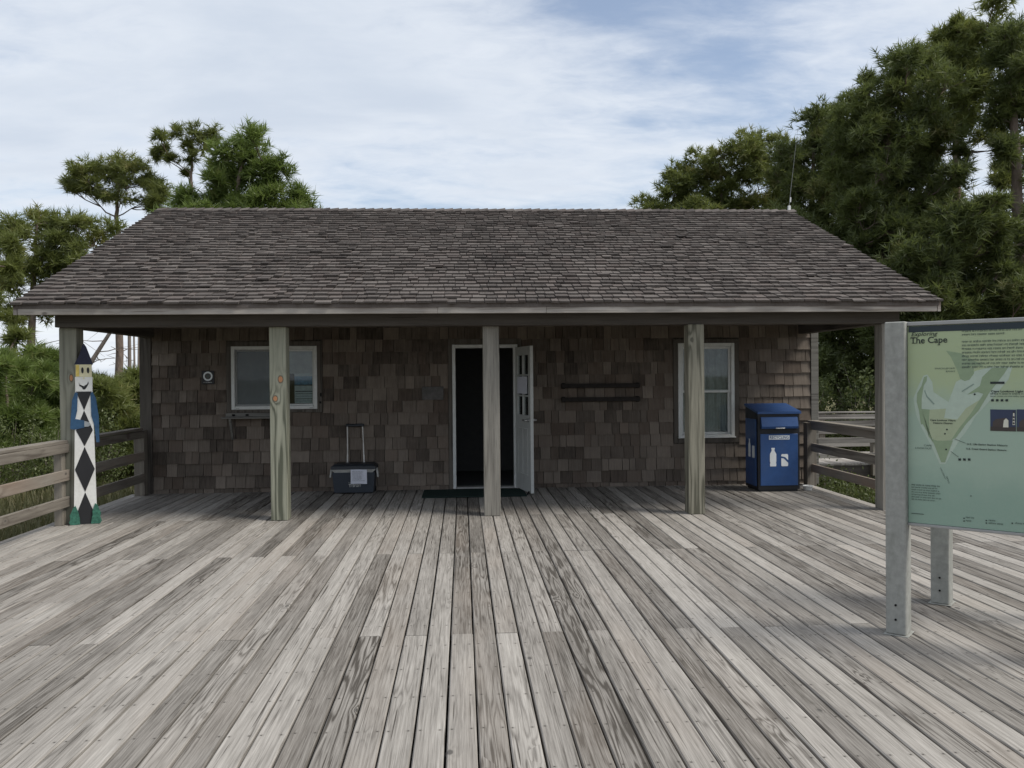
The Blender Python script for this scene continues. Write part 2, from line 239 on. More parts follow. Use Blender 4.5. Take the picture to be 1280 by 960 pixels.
# ------------------------------------------------------------ mesh kit
class MB:
    def __init__(s): s.v = []; s.f = []; s.mi = []; s.r = []; s.cm = 0; s.cr = 0.
    def add(s, vs, fs):
        k = len(s.v); s.v += [tuple(p) for p in vs]; s.f += [tuple(i+k for i in f) for f in fs]; s.mi += [s.cm]*len(fs); s.r += [s.cr]*len(fs); return s
    def box(s, x0, x1, y0, y1, z0, z1, M4=None):
        vs = [(x, y, z) for z in (z0, z1) for y in (y0, y1) for x in (x0, x1)]
        if M4 is not None: vs = [tuple(M4 @ Vector(p)) for p in vs]
        return s.add(vs, [(0, 2, 3, 1), (4, 5, 7, 6), (0, 1, 5, 4), (2, 6, 7, 3), (0, 4, 6, 2), (1, 3, 7, 5)])
    def bbox(s, x0, x1, y0, y1, z0, z1, b=.004):
        """box with chamfered edges"""
        bm = bmesh.new(); bmesh.ops.create_cube(bm, size=1)
        for v in bm.verts: v.co = Vector((x0+(v.co.x+.5)*(x1-x0), y0+(v.co.y+.5)*(y1-y0), z0+(v.co.z+.5)*(z1-z0)))
        bmesh.ops.bevel(bm, geom=list(bm.edges), offset=b, segments=1, affect='EDGES', profile=.5)
        bm.verts.index_update(); s.add([v.co[:] for v in bm.verts], [[v.index for v in f.verts] for f in bm.faces]); bm.free(); return s
    def prism(s, pts, y0, y1, axis='Y'):
        """polygon pts in (x,z) extruded along y (axis Y) or (y,z) along x (axis X) or (x,y) along z"""
        n = len(pts); g = {'Y': lambda p, t: (p[0], t, p[1]), 'X': lambda p, t: (t, p[0], p[1]), 'Z': lambda p, t: (p[0], p[1], t)}[axis]
        vs = [g(p, y0) for p in pts]+[g(p, y1) for p in pts]
        a = tuple(range(n)); b = tuple(range(2*n-1, n-1, -1))
        return s.add(vs, [a, b]+[(i, i+n, (i+1) % n+n, (i+1) % n) for i in range(n)])
    def tube(s, pts, rad, k=8, cap=True):
        pts = [Vector(p) for p in pts]; n = len(pts); rad = [rad]*n if isinstance(rad, (int, float)) else rad; vs = []; up = None
        for i, p in enumerate(pts):
            t = (pts[min(i+1, n-1)]-pts[max(i-1, 0)]).normalized()
            if up is None: up = t.orthogonal().normalized()
            else: up = (up-t*up.dot(t)).normalized()
            w = t.cross(up)
            for j in range(k): a = 6.2832*j/k; vs.append(p+(up*math.cos(a)+w*math.sin(a))*rad[i])
        fs = [(i*k+j, i*k+(j+1) % k, (i+1)*k+(j+1) % k, (i+1)*k+j) for i in range(n-1) for j in range(k)]
        if cap: fs += [tuple(range(k-1, -1, -1)), tuple(range((n-1)*k, n*k))]
        return s.add(vs, fs)
    def lathe(s, prof, c=(0, 0, 0), k=20):
        vs = [(c[0]+r*math.cos(6.2832*j/k), c[1]+r*math.sin(6.2832*j/k), c[2]+z) for r, z in prof for j in range(k)]
        return s.add(vs, [(i*k+j, i*k+(j+1) % k, (i+1)*k+(j+1) % k, (i+1)*k+j) for i in range(len(prof)-1) for j in range(k)])
    def mesh(s, name, mats, smooth=False):
        me = bpy.data.meshes.new(name); me.from_pydata(s.v, [], s.f)
        for mm in (mats if isinstance(mats, (list, tuple)) else [mats]): me.materials.append(mm)
        if any(s.mi): me.polygons.foreach_set('material_index', s.mi)
        if any(s.r): at = me.attributes.new('rnd', 'FLOAT', 'FACE'); at.data.foreach_set('value', s.r)
        if smooth: me.polygons.foreach_set('use_smooth', [True]*len(s.f))
        me.update(); return me
    def build(s, name, mats, parent=None, smooth=False, loc=None):
        return link(name, s.mesh(name, mats, smooth), parent, loc)
def link(name, me, parent=None, loc=None):
    o = bpy.data.objects.new(name, me); COL.objects.link(o)
    if parent is not None: o.parent = parent
    if loc is not None: o.location = loc
    return o
def tag(o, label=None, cat=None, group=None, kind=None):
    if label: o['label'] = label
    if cat: o['category'] = cat
    if group: o['group'] = group
    if kind: o['kind'] = kind
    return o
def thing(name, loc, label, cat, rz=0, group=None):
    o = bpy.data.objects.new(name, None); COL.objects.link(o); o.location = loc; o.rotation_euler = (0, 0, rz); o.empty_display_size = .2
    return tag(o, label, cat, group)
# ------------------------------------------------------------ ground
GZ = -0.8
g = MB(); N = 60; xs = np.concatenate([np.linspace(-900, -40, 8), np.linspace(-36, 36, 60), np.linspace(40, 900, 8)]); ys = np.concatenate([np.linspace(-900, -20, 6), np.linspace(-16, 60, 60), np.linspace(70, 900, 8)])
def gh(x, y):
    near = max(0, min(1, (abs(x-1.3)-7.0)/3, 1)) if y < 20 else 1
    return GZ - .0 + near*(.10*math.sin(x*.45+y*.31)+.07*math.sin(x*.9-y*.73+1.3))
gv = [(x, y, gh(x, y)) for y in ys for x in xs]; nx = len(xs)
g.add(gv, [(j*nx+i, j*nx+i+1, (j+1)*nx+i+1, (j+1)*nx+i) for j in range(len(ys)-1) for i in range(nx-1)])
tag(g.build('ground', M['ground'], smooth=True), 'sandy ground with rough grass around the raised deck', 'ground', kind='structure')
# ------------------------------------------------------------ deck
PITCH_B = .144; XG = at_z(557.3, 915, 0)[0]
k0 = math.floor((-4.62-XG)/PITCH_B); k1 = math.ceil((7.5-XG)/PITCH_B)
DL = XG+k0*PITCH_B; DR = XG+math.floor((5.2-XG)/PITCH_B)*PITCH_B; DRR = XG+k1*PITCH_B
db = MB()
for y in np.arange(-2.45, 12.3, .413): db.box(DL+.03, (DR if y > 9.5 else DRR)-.03, y-.02, y+.02, -.24, -.0405)
db.box(DL, DL+.038, -2.5, 12.3, -.27, -.0405); db.box(DR-.038, DR, 9.66, 12.3, -.27, -.0405); db.box(DR, DRR, 9.6, 9.638, -.27, -.0405)
for y in (-2, 2, 6, 9.4, 12):
    for x in (DL+.2, -2.2, .3, 2.7, DR-.2): db.box(x-.07, x+.07, y+.03, y+.17, GZ-.3, -.24)
deck = db.build('deck', M['beam']); tag(deck, 'broad weathered grey plank deck in front of the cabin', 'deck', kind='structure')
bcache = {}
def board_mesh(L):
    L = round(L, 2)
    if L in bcache: return bcache[L]
    h = (PITCH_B-.0075)/2; c = .006; sec = [(-h, -.038), (h, -.038), (h, -c), (h-c, 0), (-h+c, 0), (-h, -c)]
    me = MB().prism([(p[0], p[1]) for p in sec], .0015, L-.0015, 'Y').mesh('deck_board', M['deck']); bcache[L] = me; return me
rest = MB()
def board(x, ya, yb):
    dz = random.uniform(-.0022, .0022)
    if yb > 3.15 and not (x > 5.7 and yb < 9.0):
        o = link('deck_board', board_mesh(yb-ya), deck, (x, ya, dz)); o.rotation_euler = (0, random.uniform(-.014, .014), random.uniform(-.0006, .0006)); o.scale = (random.uniform(.962, 1.), 1, 1)
    else:
        h = (PITCH_B-.0065)/2; rest.cr = random.random()*.98+.01; rest.box(x-h, x+h, ya+.0015, yb-.0015, -.038, dz)
for k in range(k0, k1):
    x = XG+(k+.5)*PITCH_B; yend = 12.29 if x < DR else 9.645
    js = ([.4, 5.36, 9.92] if k % 2 == 0 else [-2.5, 2.9, 7.84])
    if random.random() < .22: js = js+[random.choice([7.84, 5.36, 9.92])]
    js = sorted(set([-2.5]+[j for j in js if j < yend-.2]+[yend]))
    if random.random() < .12 and len(js) > 3: js.pop(random.choice(range(1, len(js)-1)))
    for a, b in zip(js, js[1:]): board(x, a+random.uniform(-.004, .004) if a > -2.5 else a, b)
r = rest.build('deck_board', M['deck'], deck); r['kind'] = 'stuff'
# ------------------------------------------------------------ cabin
BL = Vector((.36, 15.2, 0)); cabin = thing('cabin', BL, 'low cedar shingled cabin with a deep front porch and open white door', 'building'); BI = Matrix.Translation(-BL)
def cb(o, parent=None):
    if parent is None: o.parent = cabin; o.matrix_parent_inverse = BI
    else: o.parent = parent
    return o
WX0, WX1, WY = -4.53, 5.24, 12.32
DOOR = (-.145, .80, 0., 2.09); W1 = (-3.284, -2.076, 1.183, 2.086); W2 = (3.162, 4.002, .693, 2.091)
def wall_cells(mb, x0, x1, z0, z1, holes, y0, y1):
    X = sorted(set([x0, x1]+[h[0] for h in holes]+[h[1] for h in holes])); Z = sorted(set([z0, z1]+[h[2] for h in holes]+[h[3] for h in holes]))
    X = [x for x in X if x0 <= x <= x1]; Z = [z for z in Z if z0 <= z <= z1]
    for a, b in zip(X, X[1:]):
        run = None
        for c, d in zip(Z, Z[1:]):
            cx, cz = (a+b)/2, (c+d)/2
            if any(h[0] < cx < h[1] and h[2] < cz < h[3] for h in holes): 
                if run: mb.box(a, b, y0, y1, run[0], run[1]); run = None
            else: run = (run[0], d) if run else (c, d)
        if run: mb.box(a, b, y0, y1, run[0], run[1])
wb = MB(); wall_cells(wb, WX0, WX1, -.25, 2.5, [(DOOR[0], DOOR[1], -.02, DOOR[3]), W1, W2], WY, WY+.12)
wb.box(WX0, WX0+.12, WY+.12, 17.9, -.25, 2.5); wb.box(WX1-.12, WX1, WY+.12, 17.9, -.25, 2.5); wb.box(WX0, WX1, 17.9, 18.02, -.25, 2.5)
wall = cb(wb.build('wall', M['trim']))
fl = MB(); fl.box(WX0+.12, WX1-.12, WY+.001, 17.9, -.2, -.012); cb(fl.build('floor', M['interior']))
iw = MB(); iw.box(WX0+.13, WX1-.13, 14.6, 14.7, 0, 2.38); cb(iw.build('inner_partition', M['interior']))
# shingles: rows on the front wall
EXPO = .1755; TR = [(DOOR[0]-.06, DOOR[1]+.06, -1, DOOR[3]+.085), (W1[0]-.07, W1[1]+.075, W1[2]-.05, W1[3]+.07), (W2[0]-.07, W2[1]+.07, W2[2]-.075, W2[3]+.06)]
XA, XB = WX0+.135, WX1-.085
def sh_profile(w, h):   # wedge: thick butt at the bottom; local x across, y outward negative, z up, origin bottom centre on the wall face
    a = w/2; return [(-a, 0, 0), (a, 0, 0), (a, 0, h), (-a, 0, h), (-a, -.031, 0), (a, -.031, 0), (a, -.004, h), (-a, -.004, h)], [(4, 5, 6, 7), (0, 4, 7, 3), (1, 2, 6, 5), (0, 1, 5, 4), (3, 7, 6, 2), (0, 3, 2, 1)]
shm = MB().add(*sh_profile(1., EXPO+.02)).mesh('wall_shingle', M['wallsh']); srest = MB(); ns = 0
rows = int(2.42/EXPO)+1; zoff = .063
for i in range(-1, rows):
    z0 = zoff+i*EXPO; z1 = z0+EXPO+.02
    if i == -1: z1 = zoff+.02; z0 = -.01
    cut = sorted([(t[0], t[1]) for t in TR if t[2] < z1-.03 and t[3] > z0+.03]); segs = []; x = XA
    for a, b in cut: segs.append((x, a)); x = b
    segs.append((x, XB))
    for a, b in segs:
        x = a
        while x < b-.02:
            w = random.choice([random.uniform(.09, .16), random.uniform(.14, .27)])
            if b-x-w < .07: w = b-x
            if i == -1: zt = z1
            else: zt = z1
            for t in TR:   # stop below sills
                if t[2] > z0+.03 and t[2] < zt and x+w > t[0] and x < t[1]: zt = t[2]
            hh = zt-z0; ww = w-.005-random.random()*.005; zz0 = z0+random.gauss(0, .0035)
            if 0 <= i <= 6 and ns < 296 and hh > EXPO:
                o = link('wall_shingle', shm); o.parent = wall; o.location = (x+w/2, WY-.001-random.random()*.003, zz0); o.scale = (ww, random.uniform(.8, 1.3), 1); o.rotation_euler = (random.uniform(-.012, .004), random.uniform(-.008, .008), 0); ns += 1
            else:
                vs, fs = sh_profile(ww, hh); srest.cr = random.random()*.98+.01; srest.add([(p[0]+x+w/2, p[1]+WY-.001, p[2]+zz0) for p in vs], fs)
            x += w
for sx, sgn in ((WX0, -1), (WX1, 1)):   # side walls
    for i in range(0, 14):
        y = WY+.1
        while y < 17.95:
            w = random.uniform(.1, .3); srest.cr = random.random()*.98+.01; vs, fs = sh_profile(w-.005, EXPO+.02)
            srest.add([(sx+sgn*(-p[1]), y+w/2+sgn*p[0], p[2]+zoff+i*EXPO) for p in vs], fs); y += w
o = srest.build('wall_shingle', M['wallsh'], wall); o['kind'] = 'stuff'
# corner boards and trims
t = MB(); t.bbox(WX0-.03, XA-.003, WY-.038, WY+.0-.001, -.01, 2.38); t.bbox(WX0-.03, WX0-.001, WY+.002, WY+.12, -.01, 2.38); cb(t.build('corner_board', M['trim']))
t = MB(); t.bbox(XB+.003, WX1+.03, WY-.038, WY-.001, -.01, 2.38); t.bbox(WX1+.001, WX1+.03, WY+.002, WY+.12, -.01, 2.38); cb(t.build('corner_board', M['shelf']))
def trim_frame(R, l, rgt, top, bot, y0=WY-.037, y1=WY-.002):
    x0, x1, z0, z1 = R; f = MB()
    f.bbox(x0-l, x0, y0, y1, z0-bot, z1, .003); f.bbox(x1, x1+rgt, y0, y1, z0-bot, z1, .003); f.bbox(x0-l, x1+rgt, y0-.003, y1, z1+.001, z1+top, .003)
    if bot: f.bbox(x0+.001, x1-.001, y0, y1, z0-bot, z0-.001, .003)
    return f
# ---- windows
def window(name, R, label):
    w = thing(name, (0, 0, 0), None, None); cb(w); tag(w, label); x0, x1, z0, z1 = R
    return w
def frame(R, wd, y0, y1, mb=None):
    x0, x1, z0, z1 = R; f = mb or MB()
    f.bbox(x0, x0+wd, y0, y1, z0, z1, .004); f.bbox(x1-wd, x1, y0, y1, z0, z1, .004); f.bbox(x0+wd+.0005, x1-wd-.0005, y0+.001, y1, z1-wd, z1-.0002, .004); f.bbox(x0+wd+.0005, x1-wd-.0005, y0+.001, y1, z0+.0002, z0+wd, .004)
    return f
w = window('window', W1, 'wide sliding window with pale blinds and papers inside')
trim_frame(W1, .068, .075, .07, .045).build('trim', M['trim'], w)
frame(W1, .048, WY-.045, WY+.06).build('frame', M['white'], w)
gx0, gx1, gz0, gz1 = W1[0]+.049, W1[1]-.049, W1[2]+.049, W1[3]-.049; xm = (gx0+gx1)/2
f = MB(); frame((gx0, xm+.02, gz0, gz1), .026, WY-.02, WY+.005, f); f.build('sash', M['white'], w)
f = MB(); frame((xm-.02, gx1, gz0, gz1), .026, WY+.01, WY+.035, f); f.build('sash', M['white'], w)
MB().box(gx0+.027, xm-.007, WY-.008, WY-.004, gz0+.027, gz1-.027).build('pane', M['glass'], w); MB().box(xm+.007, gx1-.027, WY+.02, WY+.024, gz0+.027, gz1-.027).build('pane', M['glass'], w)
bl = MB()
zc = gz0+.02
while zc < gz1:
    bl.add([(gx0, WY+.075, zc), (xm+.05, WY+.075, zc), (xm+.05, WY+.088, zc+.021), (gx0, WY+.088, zc+.021)], [(0, 1, 2, 3)]); zc += .0185
bl.build('blind', M['blind'], w)
bl = MB(); zc = gz0+.46
while zc < gz1:
    bl.add([(xm+.055, WY+.075, zc), (gx1, WY+.075, zc), (gx1, WY+.088, zc+.021), (xm+.055, WY+.088, zc+.021)], [(0, 1, 2, 3)]); zc += .0185
bl.build('blind', M['curtain'], w)
px0 = -2.42; MB().box(px0, gx1-.03, WY+.09, WY+.094, gz0+.30, gz0+.45).build('poster', M['bluegoods'], w); MB().box(px0, gx1-.03, WY+.086, WY+.089, gz0+.42, gz0+.46).build('poster', M['shelfpaper'], w)
pp = MB(); pp.box(px0, gx1-.03, WY+.09, WY+.094, gz0+.03, gz0+.285); pp.build('notice', M['shelfpaper'], w)
ln_ = MB(); [ln_.box(px0+.01, gx1-.04, WY+.086, WY+.089, gz0+z, gz0+z+h) for z, h in ((.195, .012), (.165, .006), (.09, .008), (.06, .005), (.13, .004))]; ln_.build('printed_line', M['ink'], w)
for xa in (W1[0]+.06, W1[1]-.11): MB().box(xa, xa+.05, WY-.05, WY-.0455, W1[2]+.012, W1[2]+.022).build('weep_cover', M['alu'], w)
MB().box(gx0+.001, xm-.021, WY-.026, WY-.024, gz0+.001, gz1-.001).build('insect_screen', M['screen'], w)
hk = MB(); hk.bbox(-2.035, -2.015, WY-.05, WY-.0325, 1.36, 1.41, .003); hk.bbox(-2.045, -2.02, WY-.05, WY-.0325, 1.26, 1.29, .003); hk.build('hook', M['black'], w)
w = window('window', W2, 'tall double-hung white window with a grey curtain')
trim_frame(W2, .068, .068, .058, .07).build('trim', M['trim'], w)
frame(W2, .05, WY-.045, WY+.06).build('frame', M['white'], w)
gx0, gx1, gz0, gz1 = W2[0]+.051, W2[1]-.051, W2[2]+.051, W2[3]-.051; zm = 1.385
frame((gx0, gx1, zm-.025, gz1), .035, WY-.015, WY+.01).build('sash', M['white'], w); frame((gx0, gx1, gz0, zm+.022), .035, WY+.015, WY+.04).build('sash', M['white'], w)
MB().box(gx0+.036, gx1-.036, WY-.004, WY, zm+.011, gz1-.036).build('pane', M['glass'], w); MB().box(gx0+.036, gx1-.036, WY+.025, WY+.029, gz0+.036, zm-.014).build('pane', M['glass'], w)
MB().bbox(W2[0]-.01, W2[1]+.01, WY-.075, WY-.046, W2[2]+.002, W2[2]+.022, .004).build('sill', M['white'], w)
cu = MB(); xs_ = np.linspace(gx0, gx1, 60); yy = [WY+.09+.018*math.sin(x*46)+.01*math.sin(x*101+1) for x in xs_]
cu.add([(x, y, gz0) for x, y in zip(xs_, yy)]+[(x, y, gz1) for x, y in zip(xs_, yy)], [(i, i+1, i+61, i+60) for i in range(59)]); cu.build('curtain', M['curtain'], w, smooth=True)
# ---- door
x0, x1, z0, z1 = DOOR
f = MB(); f.bbox(x0-.058, x0-.0005, WY-.032, WY-.002, 0.002, z1+.003, .003); f.bbox(x1+.0005, x1+.058, WY-.032, WY-.002, 0.002, z1+.003, .003); f.bbox(x0-.058, x1+.058, WY-.035, WY-.002, z1+.004, z1+.085, .003); cb(f.build('door_trim', M['trim']))
f = MB(); f.bbox(x0, x0+.046, WY-.045, WY+.1, .003, z1, .004); f.bbox(x1-.06, x1, WY-.045, WY+.1, .003, z1, .004); f.bbox(x0+.0465, x1-.0605, WY-.044, WY+.1, z1-.05, z1-.0005, .004); cb(f.build('door_frame', M['white']))
f = MB(); f.bbox(x0+.0465, x1-.0605, WY-.06, WY+.1, .003, .03, .004); cb(f.build('threshold', M['alu']))
dw = .765; hinge = Vector((x1-.035, WY-.05, 0)); free = Vector((.915, 11.555, 0)); ang = math.atan2(free.y-hinge.y, free.x-hinge.x)
door = bpy.data.objects.new('door', None); COL.objects.link(door); door.location = hinge+Vector((0, 0, .022)); door.rotation_euler = (0, 0, ang); cb(door); tag(door, 'open white half-glazed door')
dh = 2.02; th = .044   # local x along the leaf, local y thickness (seen face at -y)
st = .105; lz0, lz1 = 1.06, 1.90
d = MB(); d.bbox(0, st, 0, th, 0, dh, .003); d.bbox(dw-st, dw, 0, th, 0, dh, .003); d.box(st, dw-st, .001, th-.001, 0, lz0); d.box(st, dw-st, .001, th-.001, lz1, dh-.001); d.build('leaf', M['doorp'], door)
d = MB(); hx = dw/2
for (a, b) in ((st+.03, hx-.02), (hx+.02, dw-st-.03)):
    for yy0, yy1 in ((-.007, .0005), (th-.0005, th+.007)):
        d.bbox(a, a+.022, yy0, yy1, .22, .88, .004); d.bbox(b-.022, b, yy0, yy1, .22, .88, .004); d.bbox(a+.0225, b-.0225, yy0, yy1, .858, .88, .004); d.bbox(a+.0225, b-.0225, yy0, yy1, .22, .242, .004)
d.build('raised_panel', M['doorp'], door)
d = MB(); d.box(hx-.01, hx+.01, -.003, th+.003, lz0+.0005, lz1-.0005)
for z in (1.33, 1.62): d.box(st+.0005, hx-.0105, -.002, th+.002, z-.01, z+.01); d.box(hx+.0105, dw-st-.0005, -.002, th+.002, z-.01, z+.01)
d.build('muntin', M['doorp'], door)
MB().box(st+.001, dw-st-.001, th/2-.003, th/2+.003, lz0+.001, lz1-.001).build('pane', M['glass'], door)
MB().box(st+.04, dw-st-.02, -.010, -.008, 1.36, 1.60).build('notice', M['paper'], door)
h = MB(); hxp = dw-.065
for s in (-1, 1):
    yb = -.001 if s < 0 else th+.001
    h.tube([(hxp, yb, 1.0), (hxp, yb+s*.012, 1.0)], .028, 14); h.tube([(hxp, yb+s*.012, 1.0), (hxp, yb+s*.055, 1.0), (hxp-.015, yb+s*.06, 1.0), (hxp-.115, yb+s*.06, 1.0)], .012, 8)
h.build('handle', M['steel'], door, smooth=True)
s_ = MB(); s_.tube([(dw-.02, -.02, .03), (dw-.02, -.05, -.015)], .012, 8); s_.build('door_stop', M['black'], door)
# ---- posts
PH = 2.214
for xc, yf, mat, lab in ((-4.435, 9.83, 'post_knot2', 'corner post behind the painted figure'), (-2.10, 9.81, 'post_knot', 'post with two orange knots'), (.337, 9.86, 'grey_post', 'grey cracked post before the door'), (2.717, 9.72, 'post', 'post before the tall window'), (5.05, 9.75, 'grey_post', 'end post beside the map sign')):
    p = MB(); p.bbox(-.095, .095, 0, .19, 0.001, PH, .006); o = p.build('porch_post', M[mat]); o.location = (xc, yf, 0); cb(o); o['label'] = lab
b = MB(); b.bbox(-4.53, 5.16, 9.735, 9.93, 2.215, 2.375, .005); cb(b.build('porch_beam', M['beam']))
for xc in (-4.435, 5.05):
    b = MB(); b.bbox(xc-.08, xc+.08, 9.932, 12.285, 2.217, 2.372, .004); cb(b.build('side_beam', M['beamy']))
# ---- roof
EY, EZ, RY, RZ = 9.46, 2.452, 13.9, 4.335; RX0, RX1 = -4.84, 5.51; SL = math.atan2(RZ-EZ, RY-EY); LEN = math.hypot(RZ-EZ, RY-EY)
rf = MB(); T = .05; BY = 2*RY-EY
rf.prism([(EY, EZ-T), (RY, RZ-T), (BY, EZ-T), (BY, EZ), (RY, RZ), (EY, EZ)], RX0+.03, RX1-.03, 'X'); roof = cb(rf.build('roof', M['roof']))
gb = MB()
for xg in (-4.50, 5.10): gb.prism([(9.80, 2.376), (9.80, EZ-T-.002+(9.80-EY)*math.tan(SL)), (RY, RZ-T-.002), (BY-.35, EZ-T-.002+.35*math.tan(SL)), (BY-.35, 2.376)], xg, xg+.1, 'X')
gb.box(WX0+.125, WX1-.125, 12.45, 17.89, 2.385, 2.42); cb(gb.build('gable_wall', M['beam']))
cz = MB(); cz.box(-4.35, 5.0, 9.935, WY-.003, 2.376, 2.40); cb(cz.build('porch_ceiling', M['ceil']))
cz = MB(); cz.box(RX0+.06, RX1-.06, 9.51, 9.73, 2.376, 2.392); cb(cz.build('soffit', M['ceil']))
fx = [RX0+.045, at_y(547, 385, 9.47)[0], at_y(683, 385, 9.47)[0], RX1-.045]
for a, bb in zip(fx, fx[1:]):
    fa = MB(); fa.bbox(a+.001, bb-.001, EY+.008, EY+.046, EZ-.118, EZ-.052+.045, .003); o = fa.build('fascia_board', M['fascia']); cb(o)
for xr in (RX0+.004, RX1-.041):
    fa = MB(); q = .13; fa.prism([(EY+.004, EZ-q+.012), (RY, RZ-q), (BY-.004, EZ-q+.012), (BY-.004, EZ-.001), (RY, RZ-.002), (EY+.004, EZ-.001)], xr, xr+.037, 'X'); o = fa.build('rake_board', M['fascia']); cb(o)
NC = 34; EX = LEN/NC
def rs(w, L): a = w/2; return [(-a, 0, 0), (a, 0, 0), (a, L, 0), (-a, L, 0), (-a, 0, .021), (a, 0, .021), (a, L, .003), (-a, L, .003)], [(4, 5, 6, 7), (0, 4, 7, 3), (1, 2, 6, 5), (0, 1, 5, 4), (3, 7, 6, 2), (0, 3, 2, 1)]
rsm = MB().add(*rs(1., EX+.045)).mesh('roof_shingle', M['roof']); rr = MB(); nr = 0; ca, sa = math.cos(SL), math.sin(SL)
for i in range(NC):
    x = RX0+random.uniform(-.02, 0)
    while x < RX1:
        w = random.uniform(.075, .185)
        if RX1-x-w < .06: w = RX1-x+random.uniform(0, .015)
        s0 = i*EX-.035+random.gauss(0, .010); lift = .002+random.random()*.004+(random.random() < .05)*random.uniform(.004, .012); ww = w-.007-random.random()*.007; tilt = -.045-random.random()*.02
        if nr < 298 and i < 5:
            o = link('roof_shingle', rsm); o.parent = roof; o.location = (x+w/2, EY+s0*ca-lift*sa, EZ+s0*sa+lift*ca+.004); o.scale = (ww, 1, random.uniform(.8, 1.4)); o.rotation_euler = (SL+tilt*.9, 0, random.uniform(-.01, .01)); nr += 1
        else:
            vs, fs = rs(ww, EX+.045); rr.cr = random.random()*.98+.01; a2 = SL+tilt; c2, s2 = math.cos(a2), math.sin(a2); zs = random.uniform(.8, 1.4); dl = random.uniform(-.004, .004)
            rr.add([(p[0]+x+w/2, EY+s0*ca-lift*sa+p[1]*c2-p[2]*zs*s2, EZ+s0*sa+lift*ca+.004+p[1]*s2+p[2]*zs*c2+dl*p[0]) for p in vs], fs)
        x += w
o = rr.build('roof_shingle', M['roof'], roof); o['kind'] = 'stuff'
rc = MB(); x = RX0
while x < RX1-.05:
    rc.cr = random.random()*.98+.01; L = .17; z0 = RZ+.012; zt = .014+random.random()*.008
    for s in (-1, 1): rc.add([(x, RY, z0+.012), (x+L, RY, z0+zt+.014), (x+L, RY+s*.13, z0+zt-.045), (x, RY+s*.13, z0-.047), (x, RY, z0), (x+L, RY, z0+zt), (x+L, RY+s*.13, z0+zt-.06), (x, RY+s*.13, z0-.06)], [(0, 1, 2, 3), (4, 7, 6, 5), (1, 5, 6, 2), (3, 2, 6, 7), (0, 3, 7, 4)])
    x += .142
o = rc.build('ridge_cap', M['roof'], roof); o['kind'] = 'stuff'
# ------------------------------------------------------------ railings
def rail_run(name, label, xc, spans, posts, yin):
    t = thing(name, (xc, spans[0][0], 0), label, 'railing'); inv = Matrix.Translation(-Vector((xc, spans[0][0], 0)))
    for (a, b) in spans:
        for nm, (za, zb, wa, wb_) in (('cap_rail', (.916, .952, -.07, .07)), ('rail', (.815, .913, -.045+yin, -.007+yin)), ('rail', (.50, .62, -.045+yin, -.007+yin)), ('rail', (.20, .318, -.045+yin, -.007+yin))):
            o = MB().bbox(wa, wb_, a+.002, b-.002, za+random.uniform(-.004, .004), zb, .004).build(nm, M['rail']); o.location = (xc, 0, 0); o.parent = t; o.matrix_parent_inverse = inv
    for (y, s) in posts:
        o = MB().bbox(-s/2, s/2, 0, s, .001, .914, .004).build('post', M['rpost']); o.location = (xc, y, 0); o.parent = t; o.matrix_parent_inverse = inv
    return t
rail_run('deck_railing', 'grey three-rail wooden railing running along the deck edge behind the painted figure', -4.51, [(4.95, 9.828), (10.022, 12.09)], [(4.95, .09), (7.3, .09), (9.72, .09), (12.095, .14)], .091)
rail_run('deck_railing', 'dark three-rail wooden railing between the end post and the recycling bin', 5.06, [(9.942, 12.03)], [(12.035, .14)], .03)
# ------------------------------------------------------------ lettering helpers
def text_mesh(body, size, name, mat, parent, loc, align='LEFT', shear=0., sx=1., bold=0.):
    """flat lettering lying in the local xz plane, facing -y"""
    cu = bpy.data.curves.new('t', 'FONT'); cu.body = body; cu.size = size; cu.align_x = align; cu.shear = shear; cu.offset = bold; cu.resolution_u = 3; cu.extrude = 0
    to = bpy.data.objects.new('t', cu); COL.objects.link(to); bpy.context.view_layer.update()
    me = bpy.data.meshes.new_from_object(to.evaluated_get(bpy.context.evaluated_depsgraph_get())); bpy.data.objects.remove(to)
    me.transform(Matrix(((sx, 0, 0, 0), (0, 0, -1, 0), (0, 1, 0, 0), (0, 0, 0, 1)))); me.materials.clear(); me.materials.append(mat); me.name = name
    return link(name, me, parent, loc)
def greek(mb, x, z, w, rows, lh, y, xh=None, seed=0, ragged=.1):
    r = random.Random(seed); xh = xh or lh*.42
    for i in range(rows):
        zz = z-i*lh; xe = x+w*(1-r.random()*ragged); xx = x; left = r.randint(2, 8)
        while xx < xe:
            cw = xh*r.uniform(.35, .8); hh = xh*(1.45 if r.random() < .3 else 1.)
            if r.random() < .5: mb.add([(xx, y, zz), (xx+cw*.38, y, zz), (xx+cw*.38, y, zz+hh), (xx, y, zz+hh)], [(0, 1, 2, 3)]); mb.add([(xx+cw*.38, y, zz+xh*.75), (xx+cw, y, zz+xh*.75), (xx+cw, y, zz+xh), (xx+cw*.38, y, zz+xh)], [(0, 1, 2, 3)])
            else: mb.add([(xx, y, zz), (xx+cw, y, zz), (xx+cw, y, zz+xh*.3), (xx, y, zz+xh*.3)], [(0, 1, 2, 3)]); mb.add([(xx, y, zz+xh*.6), (xx+cw, y, zz+xh*.6), (xx+cw, y, zz+xh), (xx, y, zz+xh)], [(0, 1, 2, 3)])
            xx += cw*1.22; left -= 1
            if left <= 0: xx += xh*.55; left = r.randint(2, 9)
    return mb
